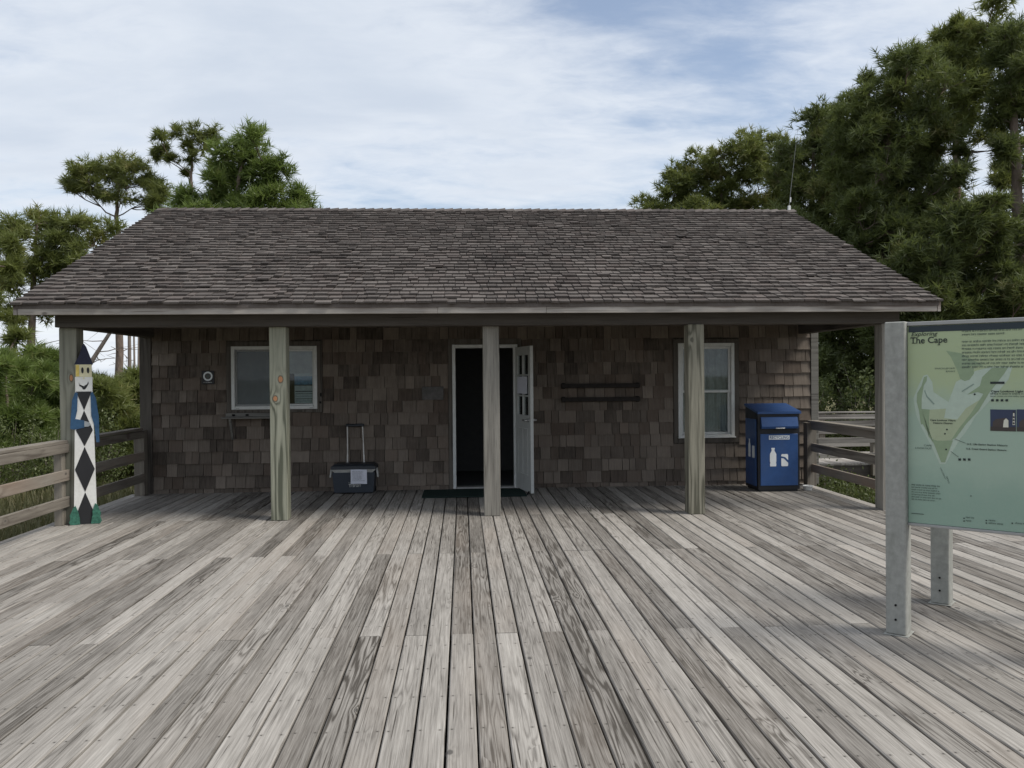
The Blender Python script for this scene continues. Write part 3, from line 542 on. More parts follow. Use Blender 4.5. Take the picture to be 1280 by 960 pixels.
# ------------------------------------------------------------ map sign
SO = Vector((2.712, 5.055, 0)); SA = math.atan2(-.665, .747)
sign = thing('map_sign', SO, 'tall green map sign headed Exploring The Cape on grey posts', 'sign', SA)
dvec = np.array([math.cos(SA), math.sin(SA), 0]); nvec = np.array([-math.sin(SA), math.cos(SA), 0])
PY = .055; o_pl = np.array(SO)+nvec*PY
def uv(px, py):
    d = ray(px, py); t = np.dot(o_pl-CAM, nvec)/np.dot(d, nvec); q = CAM+d*t-np.array(SO); return (float(np.dot(q, dvec)), float(q[2]))
PW = .96; PZ0 = uv(1137, 653)[1]; PZ1 = uv(1140, 402.5)[1]
for (x0, y0, hgt) in ((-.118, 0, 1.945), (PW+.004, 0, 1.945), (-.06, .93, 1.945), (PW-.06, .93, 1.945)):
    p = MB().bbox(x0, x0+.118, y0, y0+.135, .007, hgt, .006).build('post', M['signpost'], sign)
    pl = MB().bbox(x0-.014, x0+.132, y0-.014, y0+.149, .001, .0065, .0015).build('base_plate', M['signpost'], p)
    bo = MB()
    for z in (.10, .19): bo.tube([(x0+.059, y0-.006, z), (x0+.059, y0+.002, z)], .007, 8)
    bo.build('bolt', M['black'], p)
m = NT('sign_print'); x, y, z = m.sep(m.obj()); n = m.noise(m.obj(), 5, 4, .6); nz = m.ma('ADD', z, m.ma('MULTIPLY', m.ma('ADD', n, -.5), .35))
c = m.mix(m.rng(nz, 1.62, 1.34, 0, 1, True), (.38, .45, .26), (.33, .43, .34)); c = m.mix(m.rng(nz, 1.15, .8, 0, .75, True), c, (.215, .325, .26)); c = m.mix(m.rng(m.noise(m.obj(), 60, 4), .3, .8, 0, .12), c, (.38, .42, .36)); m.bsdf(c, .38, spec=.45); M['sprint'] = m.m
def pm(name, col): M[name] = plain(name, col, .4, .45, .05, 30)
pm('land', (.25, .325, .20)); pm('land2', (.37, .42, .27)); pm('shoal', (.42, .50, .41)); pm('shoal2', (.25, .34, .27)); pm('band', (.014, .026, .035)); pm('photosky', (.03, .042, .085)); pm('channel', (.22, .29, .24)); pm('photoroof', (.06, .045, .04)); pm('photowall', (.62, .60, .50)); pm('photoground', (.045, .035, .03)); pm('greyink', (.055, .08, .07))
panel = MB().bbox(.002, PW, PY, PY+.03, PZ0, PZ1-.025, .002).build('panel', M['sprint'], sign)
for za, zb_ in ((PZ1-.024, PZ1), (PZ0-.018, PZ0-.001)): MB().bbox(.001, PW+.002, PY-.008, PY+.042, za, zb_, .003).build('frame', M['alu'], sign)
fr_ = MB(); fr_.bbox(.078, PW-.062, .965, 1.0, PZ0, PZ1, .003); fr_.build('back_panel', M['alu'], sign)
def ypl(k): return PY-.0006*k
bd = MB(); bd.box(.008, PW-.006, ypl(3), PY-.0001, uv(1140, 415.5)[1], PZ1-.027); bd.build('header_band', M['band'], panel)
def poly(name, pts, mat, k): return MB().prism([uv(*p) for p in pts][::1], ypl(k), PY-.0001, 'Y').build(name, M[mat], panel)
Cx = lambda a, b: (1120+a/6.4, 390+b/6.4)       # crop coordinates of the upper sign view
Dx = lambda a, b: (1120+a/6.4, 530+b/6.4)
# lighter shoals round the coast, then land
poly('map_shoal', [Cx(250, 500), Cx(290, 560), Cx(300, 640), Cx(420, 720), Cx(480, 560), Cx(640, 470), Cx(760, 440), Cx(930, 440), Cx(900, 540), Cx(780, 680), Cx(640, 830), Cx(560, 960), Dx(520, 110), Dx(440, 240), Dx(395, 320), Dx(350, 320), Dx(290, 190), Dx(200, 20), Cx(160, 820), Cx(140, 690), Cx(180, 590), Cx(220, 510)], 'shoal', 1)
poly('map_land', [Cx(500, 440), Cx(620, 445), Cx(625, 490), Cx(590, 540), Cx(550, 553), Cx(515, 535), Cx(492, 470), Cx(440, 360), Cx(400, 310), Cx(520, 330), Cx(700, 430)], 'land', 2)
poly('map_land', [Cx(250, 512), Cx(245, 550), Cx(222, 590), Cx(205, 690), Cx(205, 775), Cx(270, 780), Cx(262, 860), Cx(268, 960), Dx(262, 100), Dx(300, 150), Dx(215, 0), Cx(200, 900), Cx(185, 790), Cx(166, 720), Cx(170, 650), Cx(205, 590), Cx(225, 520)][::-1], 'land', 3)
poly('map_land', [Cx(268, 782), Cx(400, 772), Cx(385, 850), Cx(490, 860), Cx(560, 770), Cx(640, 720), Cx(690, 690), Cx(600, 830), Dx(540, 0), Dx(450, 130), Dx(310, 138), Dx(262, 80), Cx(262, 900)], 'land2', 2)
poly('map_land', [Cx(895, 445), Cx(770, 445), Cx(690, 520), Cx(672, 590), Cx(570, 660), Cx(650, 640), Cx(700, 655), Cx(600, 810), Dx(500, 40), Dx(440, 130), Dx(480, 110), Dx(560, 0), Cx(660, 790), Cx(740, 655), Cx(860, 500)], 'land', 3)
poly('map_land', [Dx(290, 120), Dx(330, 134), Dx(455, 132), Dx(420, 225), Dx(392, 306), Dx(362, 306)], 'land', 4)
poly('map_channel', [Cx(232, 625), Cx(250, 670), Cx(310, 735), Cx(300, 740), Cx(244, 680), Cx(226, 630)], 'channel', 4); poly('map_channel', [Cx(525, 632), Cx(620, 572), Cx(626, 580), Cx(530, 640)], 'channel', 4)
ink = MB()
for q, r_ in ((Cx(630, 658), .0055), (Cx(408, 940), .005), (Dx(392, 78), .005), (Dx(402, 203), .0055), (Dx(600, 575), .003)):
    a, b = uv(*q); ink.prism([(a+r_*math.cos(t), b+r_*math.sin(t)) for t in np.arange(0, 6.28, .9)], ypl(6), PY-.0001, 'Y')
for q0, q1 in ((Dx(470, 120), Dx(560, 155)), (Dx(440, 220), Dx(500, 265))):
    a, b = uv(*q0); c_, d_ = uv(*q1); ink.prism([(a, b), (c_, d_), (c_, d_+.001), (a, b+.001)], ypl(6), PY-.0001, 'Y')
a, b = uv(*Cx(755, 575)); c_, d_ = uv(*Cx(868, 557)); ink.box(a, c_, ypl(6), PY-.0001, b, d_)
for q in [Cx(762+i*38, 715) for i in range(4)]+[Dx(500+i*38, 292) for i in range(3)]+[Dx(540, 758), Dx(540, 780), Dx(718, 776), Dx(718, 796), Dx(925, 798)]:
    a, b = uv(*q); s = .013 if q[1] < 590 else .0065; ink.prism([(a, b), (a+s, b), (a+s, b+s), (a, b+s)], ypl(6), PY-.0001, 'Y')
a, b = uv(*Dx(125, 715)); ink.box(a, a+.07, ypl(6), PY-.0001, b, b+.0025)
ink.build('map_marks', M['ink'], panel)
gk = MB(); yk = ypl(6)
def gtext(q, wpx, rows, lhpx, seed, xhf=.42, ragged=.1):
    a, b = uv(*q); c_, _ = uv(q[0]+wpx, q[1]); _, d_ = uv(q[0], q[1]+lhpx); greek(gk, a, b, c_-a, rows, b-d_, yk, (b-d_)*xhf, seed, ragged)
gtext(Cx(528, 160), 75, 1, 4.5, 1, .4, .0); gtext(Cx(528, 188), 75, 1, 4.5, 2, .4, .3); gtext(Cx(528, 245), 80, 8, 4.55, 3, .42, .04)
gtext(Cx(755, 660), 70, 1, 4, 5); gtext(Cx(755, 678), 60, 1, 4, 6, .3); gtext(Dx(125, 490), 36, 1, 3.1, 8, .5, 0); gtext(Dx(125, 508), 37, 6, 3.0, 9, .4, .25)
gtext(Dx(560, 752), 10, 1, 3, 10, .5); gtext(Dx(560, 778), 7, 1, 3, 11, .5); gtext(Dx(742, 775), 10, 1, 3, 12, .5); gtext(Dx(742, 797), 18, 1, 3, 13, .5); gtext(Dx(955, 798), 30, 1, 3, 14, .5); gtext(Cx(120, 124), 22, 1, 3, 15, .4, 0)
gk.build('body_text', M['greyink'], panel)
def tx(body, q, hpx, mat, shear=0., sx=1., bold=0., align='LEFT'):
    a, b = uv(*q); _, d_ = uv(q[0], q[1]+hpx); return text_mesh(body, (b-d_)*1.38, 'lettering', M[mat], panel, (a, ypl(6), b), align, shear, sx, bold)
tx('Exploring', Cx(120, 194), 5.2, 'ink', .30, 1.08, .0002); tx('The Cape', Cx(116, 252), 7.9, 'ink', 0, .97, .0006)
sf = MB()   # serifs of the title
def serif(q, wpx, hpx=.55):
    a, b = uv(*q); c_, _ = uv(q[0]+wpx, q[1]); _, d_ = uv(q[0], q[1]-hpx); sf.box(a, c_, yk, PY-.0001, b, d_)
for q, w_ in ((Cx(128, 252), 5.4), (Cx(116, 218), .6), (Cx(183, 252), 2.6), (Cx(207, 252), 2.6), (Cx(332, 265), 3.2)): serif(q, w_)
sf.build('lettering', M['ink'], panel)
tx('SHACKLEFORD', Cx(474, 456), 1.9, 'greyink', 0, 1.3, 0, 'RIGHT'); tx('BANKS', Cx(474, 480), 1.9, 'greyink', 0, 1.3, 0, 'RIGHT')
tx('CAPE', Dx(288, 180), 2.2, 'greyink', 0, 1.3, 0, 'RIGHT'); tx('LOOKOUT', Dx(288, 203), 2.2, 'greyink', 0, 1.3, 0, 'RIGHT')
tx('Cape Lookout Village', Cx(375, 872), 2.1, 'ink', 0, 1.15, .0003, 'CENTER'); tx('Historic District', Cx(375, 895), 2.1, 'ink', 0, 1.15, .0003, 'CENTER')
tx('Cape Lookout Light Station', Cx(760, 641), 2.5, 'ink', 0, 1.25, .0004); tx('U.S. Life-Saving Station Historic', Dx(568, 166), 2.1, 'ink', 0, 1.2, .0003); tx('U.S. Coast Guard Station Historic', Dx(562, 203), 2.1, 'ink', 0, 1.1, .0003)
tx('SHOALS', Dx(400, 420), 1.8, 'greyink').rotation_euler = (0, math.radians(72), 0); tx('CAPE LOOKOUT', Dx(352, 350), 1.5, 'greyink').rotation_euler = (0, math.radians(68), 0)
for (qa, qb, kind) in ((Cx(755, 950), Cx(960, 782), 0), (Cx(966, 955), Cx(1180, 782), 1)):
    a, b = uv(*qa); c_, d_ = uv(*qb); w_ = c_-a; h_ = d_-b; ph = MB().box(a, c_, ypl(3), PY-.0001, b, d_).build('photo', M['photosky'], panel)
    MB().box(a, c_, ypl(4), PY-.0001, b, b+h_*.2).build('photo_print', M['photoground'], ph)
    X = lambda t: a+w_*t
    Zp = lambda t: b+h_*t
    MB().prism([(X(.1), Zp(.2)), (X(.72), Zp(.2)), (X(.72), Zp(.52)), (X(.62), Zp(.62)), (X(.22), Zp(.55)), (X(.1), Zp(.42))], ypl(5), PY-.0001, 'Y').build('photo_print', M['photoroof'], ph)
    MB().prism([(X(.5), Zp(.18)), (X(.71), Zp(.18)), (X(.71), Zp(.5)), (X(.62), Zp(.6)), (X(.53), Zp(.5))], ypl(6), PY-.0001, 'Y').build('photo_print', M['photowall'], ph)
    if kind == 0:
        MB().prism([(X(.87), Zp(.3)), (X(.96), Zp(.3)), (X(.94), Zp(.85)), (X(.89), Zp(.85))], ypl(6), PY-.0001, 'Y').build('photo_print', M['photowall'], ph)
        kb = MB(); [kb.prism([(X(.915), Zp(z-.06)), (X(.955), Zp(z)), (X(.915), Zp(z+.06)), (X(.875), Zp(z))], ypl(7), PY-.0001, 'Y') for z in (.38, .52, .66)]; kb.box(X(.89), X(.94), ypl(7), PY-.0001, Zp(.85), Zp(.92)); kb.build('photo_print', M['fig_black'], ph)
# ------------------------------------------------------------ painted lighthouse figure
PFL = Vector((-4.385, 9.765, 0)); PFR = Vector((-4.125, 9.86, 0)); fa_ = math.atan2(PFR.y-PFL.y, PFR.x-PFL.x); mid = (PFL+PFR)/2
fig = thing('painted_figure', mid, 'tall hand-painted wooden lighthouse figure with black diamonds and smiling face', 'wooden figure', fa_)
def fp(name, pts, mat, y0, y1): return MB().prism(pts, y0, y1, 'Y').build(name, M[mat], fig)
TH = .038
fp('body', [(-.118, .002), (.118, .002), (.088, 1.50), (-.088, 1.50)], 'fig_white', 0, TH)
fp('face', [(-.086, 1.501), (.086, 1.501), (.088, 1.66), (-.088, 1.66)], 'fig_white', -.003, TH)
fp('lantern', [(-.082, 1.661), (.082, 1.661), (.08, 1.80), (-.08, 1.80)], 'fig_cream', -.001, TH)
fp('lantern', [(-.078, 1.668), (-.045, 1.668), (-.045, 1.795), (-.077, 1.795)], 'fig_yellow', -.004, -.0012)
fp('hat', [(-.095, 1.801), (.095, 1.801), (.062, 1.90), (.028, 2.0), (.006, 2.035), (-.01, 2.02), (-.045, 1.90)], 'fig_navy', -.002, TH)
for a, b, c_, w_ in ((1.48, 1.48, 1.285, .078), ): fp('diamond', [(-w_, 1.495), (0, 1.285), (w_, 1.495)], 'fig_black', -.004, -.0005)
for zt, zc, zb, w_ in ((1.283, 1.06, .88, .085), (.872, .62, .365, .1), ): fp('diamond', [(0, zt), (w_, zc), (0, zb), (-w_, zc)], 'fig_black', -.004, -.0005)
fp('diamond', [(0, .36), (.098, .1), (.098, .004), (-.098, .004), (-.098, .1)], 'fig_black', -.004, -.0005)
for xe in (-.012, .045): fp('eye', [(xe+.013*math.cos(t), 1.735+.035*math.sin(t)) for t in np.arange(0, 6.28, .6)], 'fig_black', -.006, -.0045)
fp('mouth', [(-.05, 1.60), (-.042, 1.575), (0, 1.556), (.034, 1.58), (.045, 1.61), (.05, 1.585), (.03, 1.545), (.012, 1.52), (-.008, 1.52), (-.022, 1.546), (-.045, 1.56)], 'fig_black', -.006, -.0035)
fp('nose', [(0, 1.66), (.012, 1.645), (0, 1.635), (-.012, 1.645)], 'fig_cream', -.007, -.0035)
fp('sleeve', [(-.088, 1.49), (-.062, 1.48), (-.07, 1.28), (-.09, 1.19), (.0, 1.17), (.0, 1.09), (-.1, 1.07), (-.142, 1.08), (-.135, 1.2), (-.12, 1.40)], 'fig_blue', -.010, TH*.9)
fp('sleeve', [(.088, 1.49), (.066, 1.48), (.072, 1.22), (.10, 1.12), (.12, .92), (.15, .92), (.148, 1.2), (.12, 1.42)], 'fig_blue', -.008, TH*.9)
fp('hand', [(.001, 1.165), (.05, 1.15), (.062, 1.115), (.04, 1.10), (.001, 1.10)], 'fig_grey', -.012, -.0045)
for s, zs in ((-1, 1.), (1, 1.08)):
    rr_ = random.Random(5+s); pts = [(s*.055, .004)]
    pts += [(s*(.055+.005*i)+s*rr_.uniform(-.006, .01), zs*(.03+.028*i+.02*(i % 2))) for i in range(1, 5)]
    pts += [(s*.10, zs*.215), (s*.125, zs*.19), (s*.138, zs*.15), (s*.158, zs*.11), (s*.15, zs*.07), (s*.165, .03), (s*.15, .004)]
    fp('bush', pts if s > 0 else pts, 'fig_green', -.022, TH*.6)
# ------------------------------------------------------------ recycling bin
bin_ = thing('recycling_bin', (4.36, 11.74, 0), 'blue recycling bin with white bottle and can symbols', 'bin'); hw = .292; y0, y1 = -.26, .26; zf, zb = 1.075, 1.165
b = MB(); b.prism([(y0, .03), (y1, .03), (y1, zb), (y0, zf)], -hw, hw, 'X'); b.bbox(-hw+.02, hw-.02, y0+.02, y1-.02, .001, .029, .003); b.build('cabinet', M['binblack'], bin_)
MB().prism([(y0-.03, zf+.001), (y1+.005, zb+.008), (y1+.005, zb+.04), (y0-.03, zf+.033)], -hw-.015, hw+.015, 'X').build('lid', M['blue'], bin_)
MB().bbox(-hw+.028, hw-.028, y0-.014, y0-.0005, .085, .80, .004).build('front_panel', M['blue'], bin_)
MB().prism([(y0-.002, .87), (y0-.045, .875), (y0-.055, .905), (y0-.02, 1.03), (y0-.002, 1.035)], -hw+.035, hw-.035, 'X').build('flap', M['blue'], bin_)
h = MB(); h.bbox(-.065, .065, y0-.066, y0-.052, .872, .886, .003); h.build('flap_handle', M['steel'], bin_)
MB().bbox(-hw-.012, -hw-.0005, y0+.06, y1-.03, .07, 1.0, .004).build('side_panel', M['blue'], bin_); MB().bbox(hw+.0005, hw+.012, y0+.06, y1-.03, .07, 1.0, .004).build('side_panel', M['blue'], bin_)
MB().box(-.145, .145, y0-.0165, y0-.0145, .722, .778).build('name_strip', M['print'], bin_); text_mesh('RECYCLING', .056, 'lettering', M['blue'], bin_, (0, y0-.0175, .732), 'CENTER', 0, .9, .0006)
bot = [(-.042, 0), (.042, 0), (.045, .03), (.039, .05), (.045, .07), (.045, .17), (.02, .215), (.02, .235), (.024, .238), (.024, .255), (-.024, .255), (-.024, .238), (-.02, .235), (-.02, .215), (-.045, .17), (-.045, .07), (-.039, .05), (-.045, .03)]
can = [(-.04, 0), (.04, 0), (.048, .012), (.048, .155), (.038, .168), (-.038, .168), (-.048, .155), (-.048, .012)]
MB().prism([(p[0]-.088, p[1]+.352) for p in bot], y0-.0165, y0-.0145, 'Y').build('bottle_symbol', M['print'], bin_); cs = MB().prism([(p[0]+.075, p[1]+.352) for p in can], y0-.0165, y0-.0145, 'Y').build('can_symbol', M['print'], bin_)
MB().prism([(.027, .465), (.06, .462), (.123, .40), (.123, .435), (.08, .478), (.027, .49)], y0-.0175, y0-.0166, 'Y').build('can_swirl', M['blue'], bin_)
def sidep(pts, dy, dz): return MB().prism([(-p[0]+dy, p[1]+dz) for p in pts], -hw-.0145, -hw-.0125, 'X')
sidep(bot, .06, .46).build('bottle_symbol', M['print'], bin_); sidep(can, -.10, .46).build('can_symbol', M['print'], bin_)
bw = MB().lathe([(.001, .001), (.052, .001), (.056, .006), (.066, .055), (.074, .058), (.075, .066), (.066, .067), (.063, .058), (.053, .008), (.001, .007)], k=24); o = bw.build('plastic_tub', M['bowl'], None, True, (4.80, 11.56, .0015)); tag(o, 'small white plastic tub on the deck beside the blue bin', 'tub')
# ------------------------------------------------------------ cooler
cl = thing('wheeled_cooler', (-1.53, 12.1, 0), 'dark wheeled cooler with raised pull handle and taped paper', 'cooler')
def taper(z0, z1, a0, b0, a1, b1, mb, yo=0): return mb.add([(-a0, -b0+yo, z0), (a0, -b0+yo, z0), (a0, b0+yo, z0), (-a0, b0+yo, z0), (-a1, -b1+yo, z1), (a1, -b1+yo, z1), (a1, b1+yo, z1), (-a1, b1+yo, z1)], [(0, 3, 2, 1), (4, 5, 6, 7), (0, 1, 5, 4), (1, 2, 6, 5), (2, 3, 7, 6), (3, 0, 4, 7)])
mb = MB(); taper(.02, .30, .27, .145, .295, .165, mb); taper(.012, .0199, .25, .13, .27, .145, mb); mb.build('tub', M['cooler'], cl)
mb = MB(); taper(.3005, .345, .265, .150, .31, .182, mb); mb.build('rim', M['coolrim'], cl)
mb = MB(); taper(.3455, .39, .312, .184, .305, .178, mb); taper(.3905, .415, .295, .168, .26, .14, mb); mb.build('lid', M['coolid'], cl)
for s in (-1, 1): MB().prism([(s*.312, .35), (s*.326, .35), (s*.342, .24), (s*.338, .225), (s*.322, .228), (s*.312, .30)][::s], -.09, -.03, 'Y').build('side_handle', M['coolrim'], cl)
hd = MB()
for s in (-1, 1): hd.tube([(s*.118-.002, .135, .38), (s*.115-.004, .138, .52)], .013, 10); hd.tube([(s*.115-.004, .138, .52), (s*.112-.006, .14, .68)], .0105, 10); hd.tube([(s*.112-.006, .14, .68), (s*.109-.01, .142, .93)], .0085, 10)
hd.build('handle_rod', M['tube'], cl, smooth=False); MB().bbox(-.14, .12, .122, .162, .925, .965, .012).build('handle_grip', M['coolid'], cl)
for s in (-1, 1): wh = MB().tube([(s*.24, .135, .046), (s*.275, .135, .046)], .045, 18).build('wheel', M['black'], cl)
pp = MB(); Np = 6
pv = [(-.035+.225*i/Np, -.186-.002-.004*math.sin(i*1.3)-.003*(j == 0), .145+.20*j/3+.002*math.sin(i*.9)) for j in range(4) for i in range(Np+1)]
pp.add(pv, [(j*(Np+1)+i, j*(Np+1)+i+1, (j+1)*(Np+1)+i+1, (j+1)*(Np+1)+i) for j in range(3) for i in range(Np)]); pp.build('paper_note', M['paper'], cl, True)
gk = MB(); greek(gk, -.015, .315, .18, 9, .016, -.1965, .005, 44, .3); gk.build('note_text', M['greyink'], cl)
lt = text_mesh('T', .062, 'lettering', M['coolrim'], cl, (-.068, -.166, .098), 'LEFT', 0, 1., .001); gk = MB(); greek(gk, -.028, .100, .15, 1, .05, -.166, .034, 3, 0); greek(gk, -.068, .152, .035, 1, .02, -.168, .012, 4, 0); gk.build('lettering', M['coolrim'], cl)
# ------------------------------------------------------------ mat, wall things
mt = MB().bbox(-.72, .70, -.33, .42, .0035, .016, .004).build('door_mat', M['mat'], None, False, (.16, 11.73, 0)); tag(mt, 'long dark green mat on the deck at the open doorway', 'mat')
em = thing('round_emblem', (-3.607, WY-.031, 1.655), 'small black plaque with a white ring left of the wide window', 'emblem')
MB().bbox(-.088, .088, -.014, 0, -.105, .085, .004).build('plaque', M['dark'], em); rg = MB(); k = 28
for r0, r1 in ((.043, .066), ):
    vs = [(r*math.cos(6.2832*i/k), -.0165, r*math.sin(6.2832*i/k)+.008) for r in (r0, r1) for i in range(k)]; rg.add(vs, [(i, (i+1) % k, k+(i+1) % k, k+i) for i in range(k)])
rg.build('ring', M['print'], em); MB().prism([(-.036, .04), (-.012, .046), (.012, .046), (.036, .04), (.032, -.005), (0, -.036), (-.032, -.005)], -.0165, -.0142, 'Y').build('shield', M['plaque'], em)
MB().prism([(-.014, .028), (.012, .03), (.016, .0), (.004, -.016), (-.012, .0)], -.018, -.0166, 'Y').build('shield_mark', M['greyink'], em); gk = MB(); greek(gk, -.06, -.085, .12, 1, .02, -.0155, .010, 4, 0); gk.build('caption', M['print'], em)
o = MB().bbox(-.155, .155, -.012, 0, -.095, .095, .003).build('wall_plaque', M['plaque'], None, False, (-.428, WY-.031, 1.392)); tag(o, 'faded grey rectangular plaque on the shingles left of the doorway', 'plaque')
M['rackpaint'] = plain('rack_paint', (.024, .020, .018), .7, .2, .4, 20)
rk = thing('wall_rack', (2.01, WY-.03, 1.36), 'empty black two-bar rack on the wall right of the door', 'rack')
for zc, hh in ((.118, .062), (-.080, .062)):
    MB().bbox(-.575, .575, -.06, -.03, zc-hh/2, zc+hh/2, .004).build('bar', M['rackpaint'], rk)
    for s in (-1, 1): MB().bbox(s*.545-.025, s*.545+.025, -.0295, -.0, zc-.04, zc+.04, .003).build('bracket', M['black'], rk)
sh = thing('wall_shelf', (-3.0, WY-.039, 1.06), 'narrow grey wooden shelf under the wide window', 'shelf')
MB().bbox(-.385, .42, -.17, 0, 0, .022, .003).build('board', M['shelf'], sh); MB().bbox(-.36, .40, -.022, -.001, .0225, .075, .003).build('back_board', M['shelf'], sh)
for x in (-.25, -.06): MB().bbox(x-.022, x+.022, -.04, -.0225, .035, .06, .006).build('bottle_opener', M['black'], sh)
for x in (-.285, .33):
    MB().prism([(-.16, -.001), (-.13, -.001), (-.003, -.26), (-.003, -.30), (-.02, -.30)], x, x+.03, 'X').build('bracket', M['shelf'], sh)
pl = MB().lathe([(.001, .06), (.02, .06), (.022, .03), (.03, .02), (.034, -.005), (.02, -.03), (.001, -.035)], k=14); o = pl.build('porch_lamp', M['bowl'], None, True, (4.09, 11.0, 2.315)); tag(o, 'tiny white lamp bulb under the porch ceiling', 'lamp')
an = thing('antenna', (at_y(988, 264, 13.9)[0]-.02, 13.9, 4.375), 'thin leaning whip antenna on the right end of the ridge', 'antenna')
MB().bbox(-.02, .02, -.02, .02, -.06, .06, .004).build('base', M['bowl'], an); MB().tube([(0, 0, .06), (.02, 0, .25), (.16, .02, 1.35)], [.005, .0035, .002], 6).build('whip', M['whip'], an); MB().tube([(.02, 0, .12), (.024, 0, .2)], .012, 8).build('coil', M['bowl'], an)
# ------------------------------------------------------------ boardwalk on the right
bk = MB(); bk.box(5.9, 24, 16.8, 19.2, -.5, -.245); bwk = bk.build('boardwalk', M['beam']); tag(bwk, 'pale plank boardwalk beyond the right end of the porch', 'boardwalk', kind='structure')
bm_ = MB().bbox(-.069, .069, 16.78, 19.22, -.244, -.2, .004).mesh('walk_board', M['walk'])
for i in range(40): link('walk_board', bm_, bwk, (6.0+i*.144, 0, random.uniform(-.003, .003)))
rs_ = MB(); [(setattr(rs_, 'cr', random.random()*.98+.01), rs_.box(x, x+.138, 16.78, 19.22, -.244, -.2)) for x in np.arange(11.78, 24, .144)]; o = rs_.build('walk_board', M['walk'], bwk); o['kind'] = 'stuff'
def walk_rail(y, lab, x0=5.9, x1=17.9):
    t = thing('boardwalk_railing', (x0, y, -.2), lab, 'railing')
    for z0, z1 in ((.90, .935), (.76, .87), (.42, .53), (.12, .22)):
        MB().bbox(0, x1-x0, -.07 if z0 == .90 else -.065, .07 if z0 == .90 else -.03, z0, z1, .004).build('rail', M['railx'], t)
    for i in range(6): MB().bbox(i*2.3+.08, i*2.3+.22, -.029, .1, -.25, .898, .004).build('post', M['rpost'], t)
walk_rail(16.72, 'grey wooden railing along the near side of the boardwalk'); walk_rail(19.3, 'grey wooden railing along the far side of the boardwalk')
# ------------------------------------------------------------ vegetation
def npmesh(name, verts, mat, nper=3, rnd=None):
    n = len(verts)//nper; me = bpy.data.meshes.new(name); me.vertices.add(len(verts)); me.vertices.foreach_set('co', verts.astype(np.float32).ravel())
    me.loops.add(n*nper); me.loops.foreach_set('vertex_index', np.arange(n*nper, dtype=np.int32)); me.polygons.add(n); me.polygons.foreach_set('loop_start', np.arange(0, n*nper, nper, dtype=np.int32)); me.polygons.foreach_set('loop_total', np.full(n, nper, dtype=np.int32))
    if rnd is not None: a = me.attributes.new('rnd', 'FLOAT', 'FACE'); a.data.foreach_set('value', rnd.astype(np.float32))
    me.materials.append(mat); me.update(calc_edges=True); return me
def unit(v): return v/np.maximum(np.linalg.norm(v, axis=-1, keepdims=True), 1e-6)
def tufts(c, d, r, n=16, L=.2, w=.016, axis=.14):
    """pine shoots: c centres, d shoot directions, r random tone per shoot; n flat needles each"""
    K = len(c); d = unit(d); a = unit(np.cross(d, rng.normal(size=(K, 3)))); b = np.cross(d, a)
    ph = rng.random((K, n))*6.283; sp = rng.uniform(.35, 1.25, (K, n)); t = rng.random((K, n))
    dr = d[:, None]*np.cos(sp)[..., None]+(a[:, None]*np.cos(ph)[..., None]+b[:, None]*np.sin(ph)[..., None])*np.sin(sp)[..., None]
    base = c[:, None]+d[:, None]*((t-.6)*axis)[..., None]; side = unit(np.cross(dr, rng.normal(size=(K, n, 3))))
    ll = L*rng.uniform(.7, 1.15, (K, n))[..., None]; dr = dr.copy(); dr[..., 2] -= .10; ww = w*.5
    v = np.stack([base+side*ww*.6, base-side*ww*.6, base+dr*ll*.55-side*ww, base+dr*ll], axis=2)
    v = np.stack([v[:, :, 0], v[:, :, 2], v[:, :, 3]], axis=2) if False else np.stack([base+side*ww, base-side*ww, base+dr*ll], axis=2)
    return v.reshape(-1, 3), np.repeat(np.clip(r+rng.normal(0, .05, K), 0, 1), n)
def limb(mb, p0, p1, r0, r1, sag=.1, k=5, seg=4):
    p0 = Vector(p0); p1 = Vector(p1); L = (p1-p0).length; pts = []
    for i in range(seg+1):
        t = i/seg; q = p0.lerp(p1, t); q.z -= math.sin(t*3.14)*sag*L*.5; j = L*.035*(0 < i < seg); pts.append(q+Vector((random.uniform(-j, j), random.uniform(-j, j), random.uniform(-j, j))))
    mb.tube(pts, [r0+(r1-r0)*i/seg for i in range(seg+1)], k, False); return pts
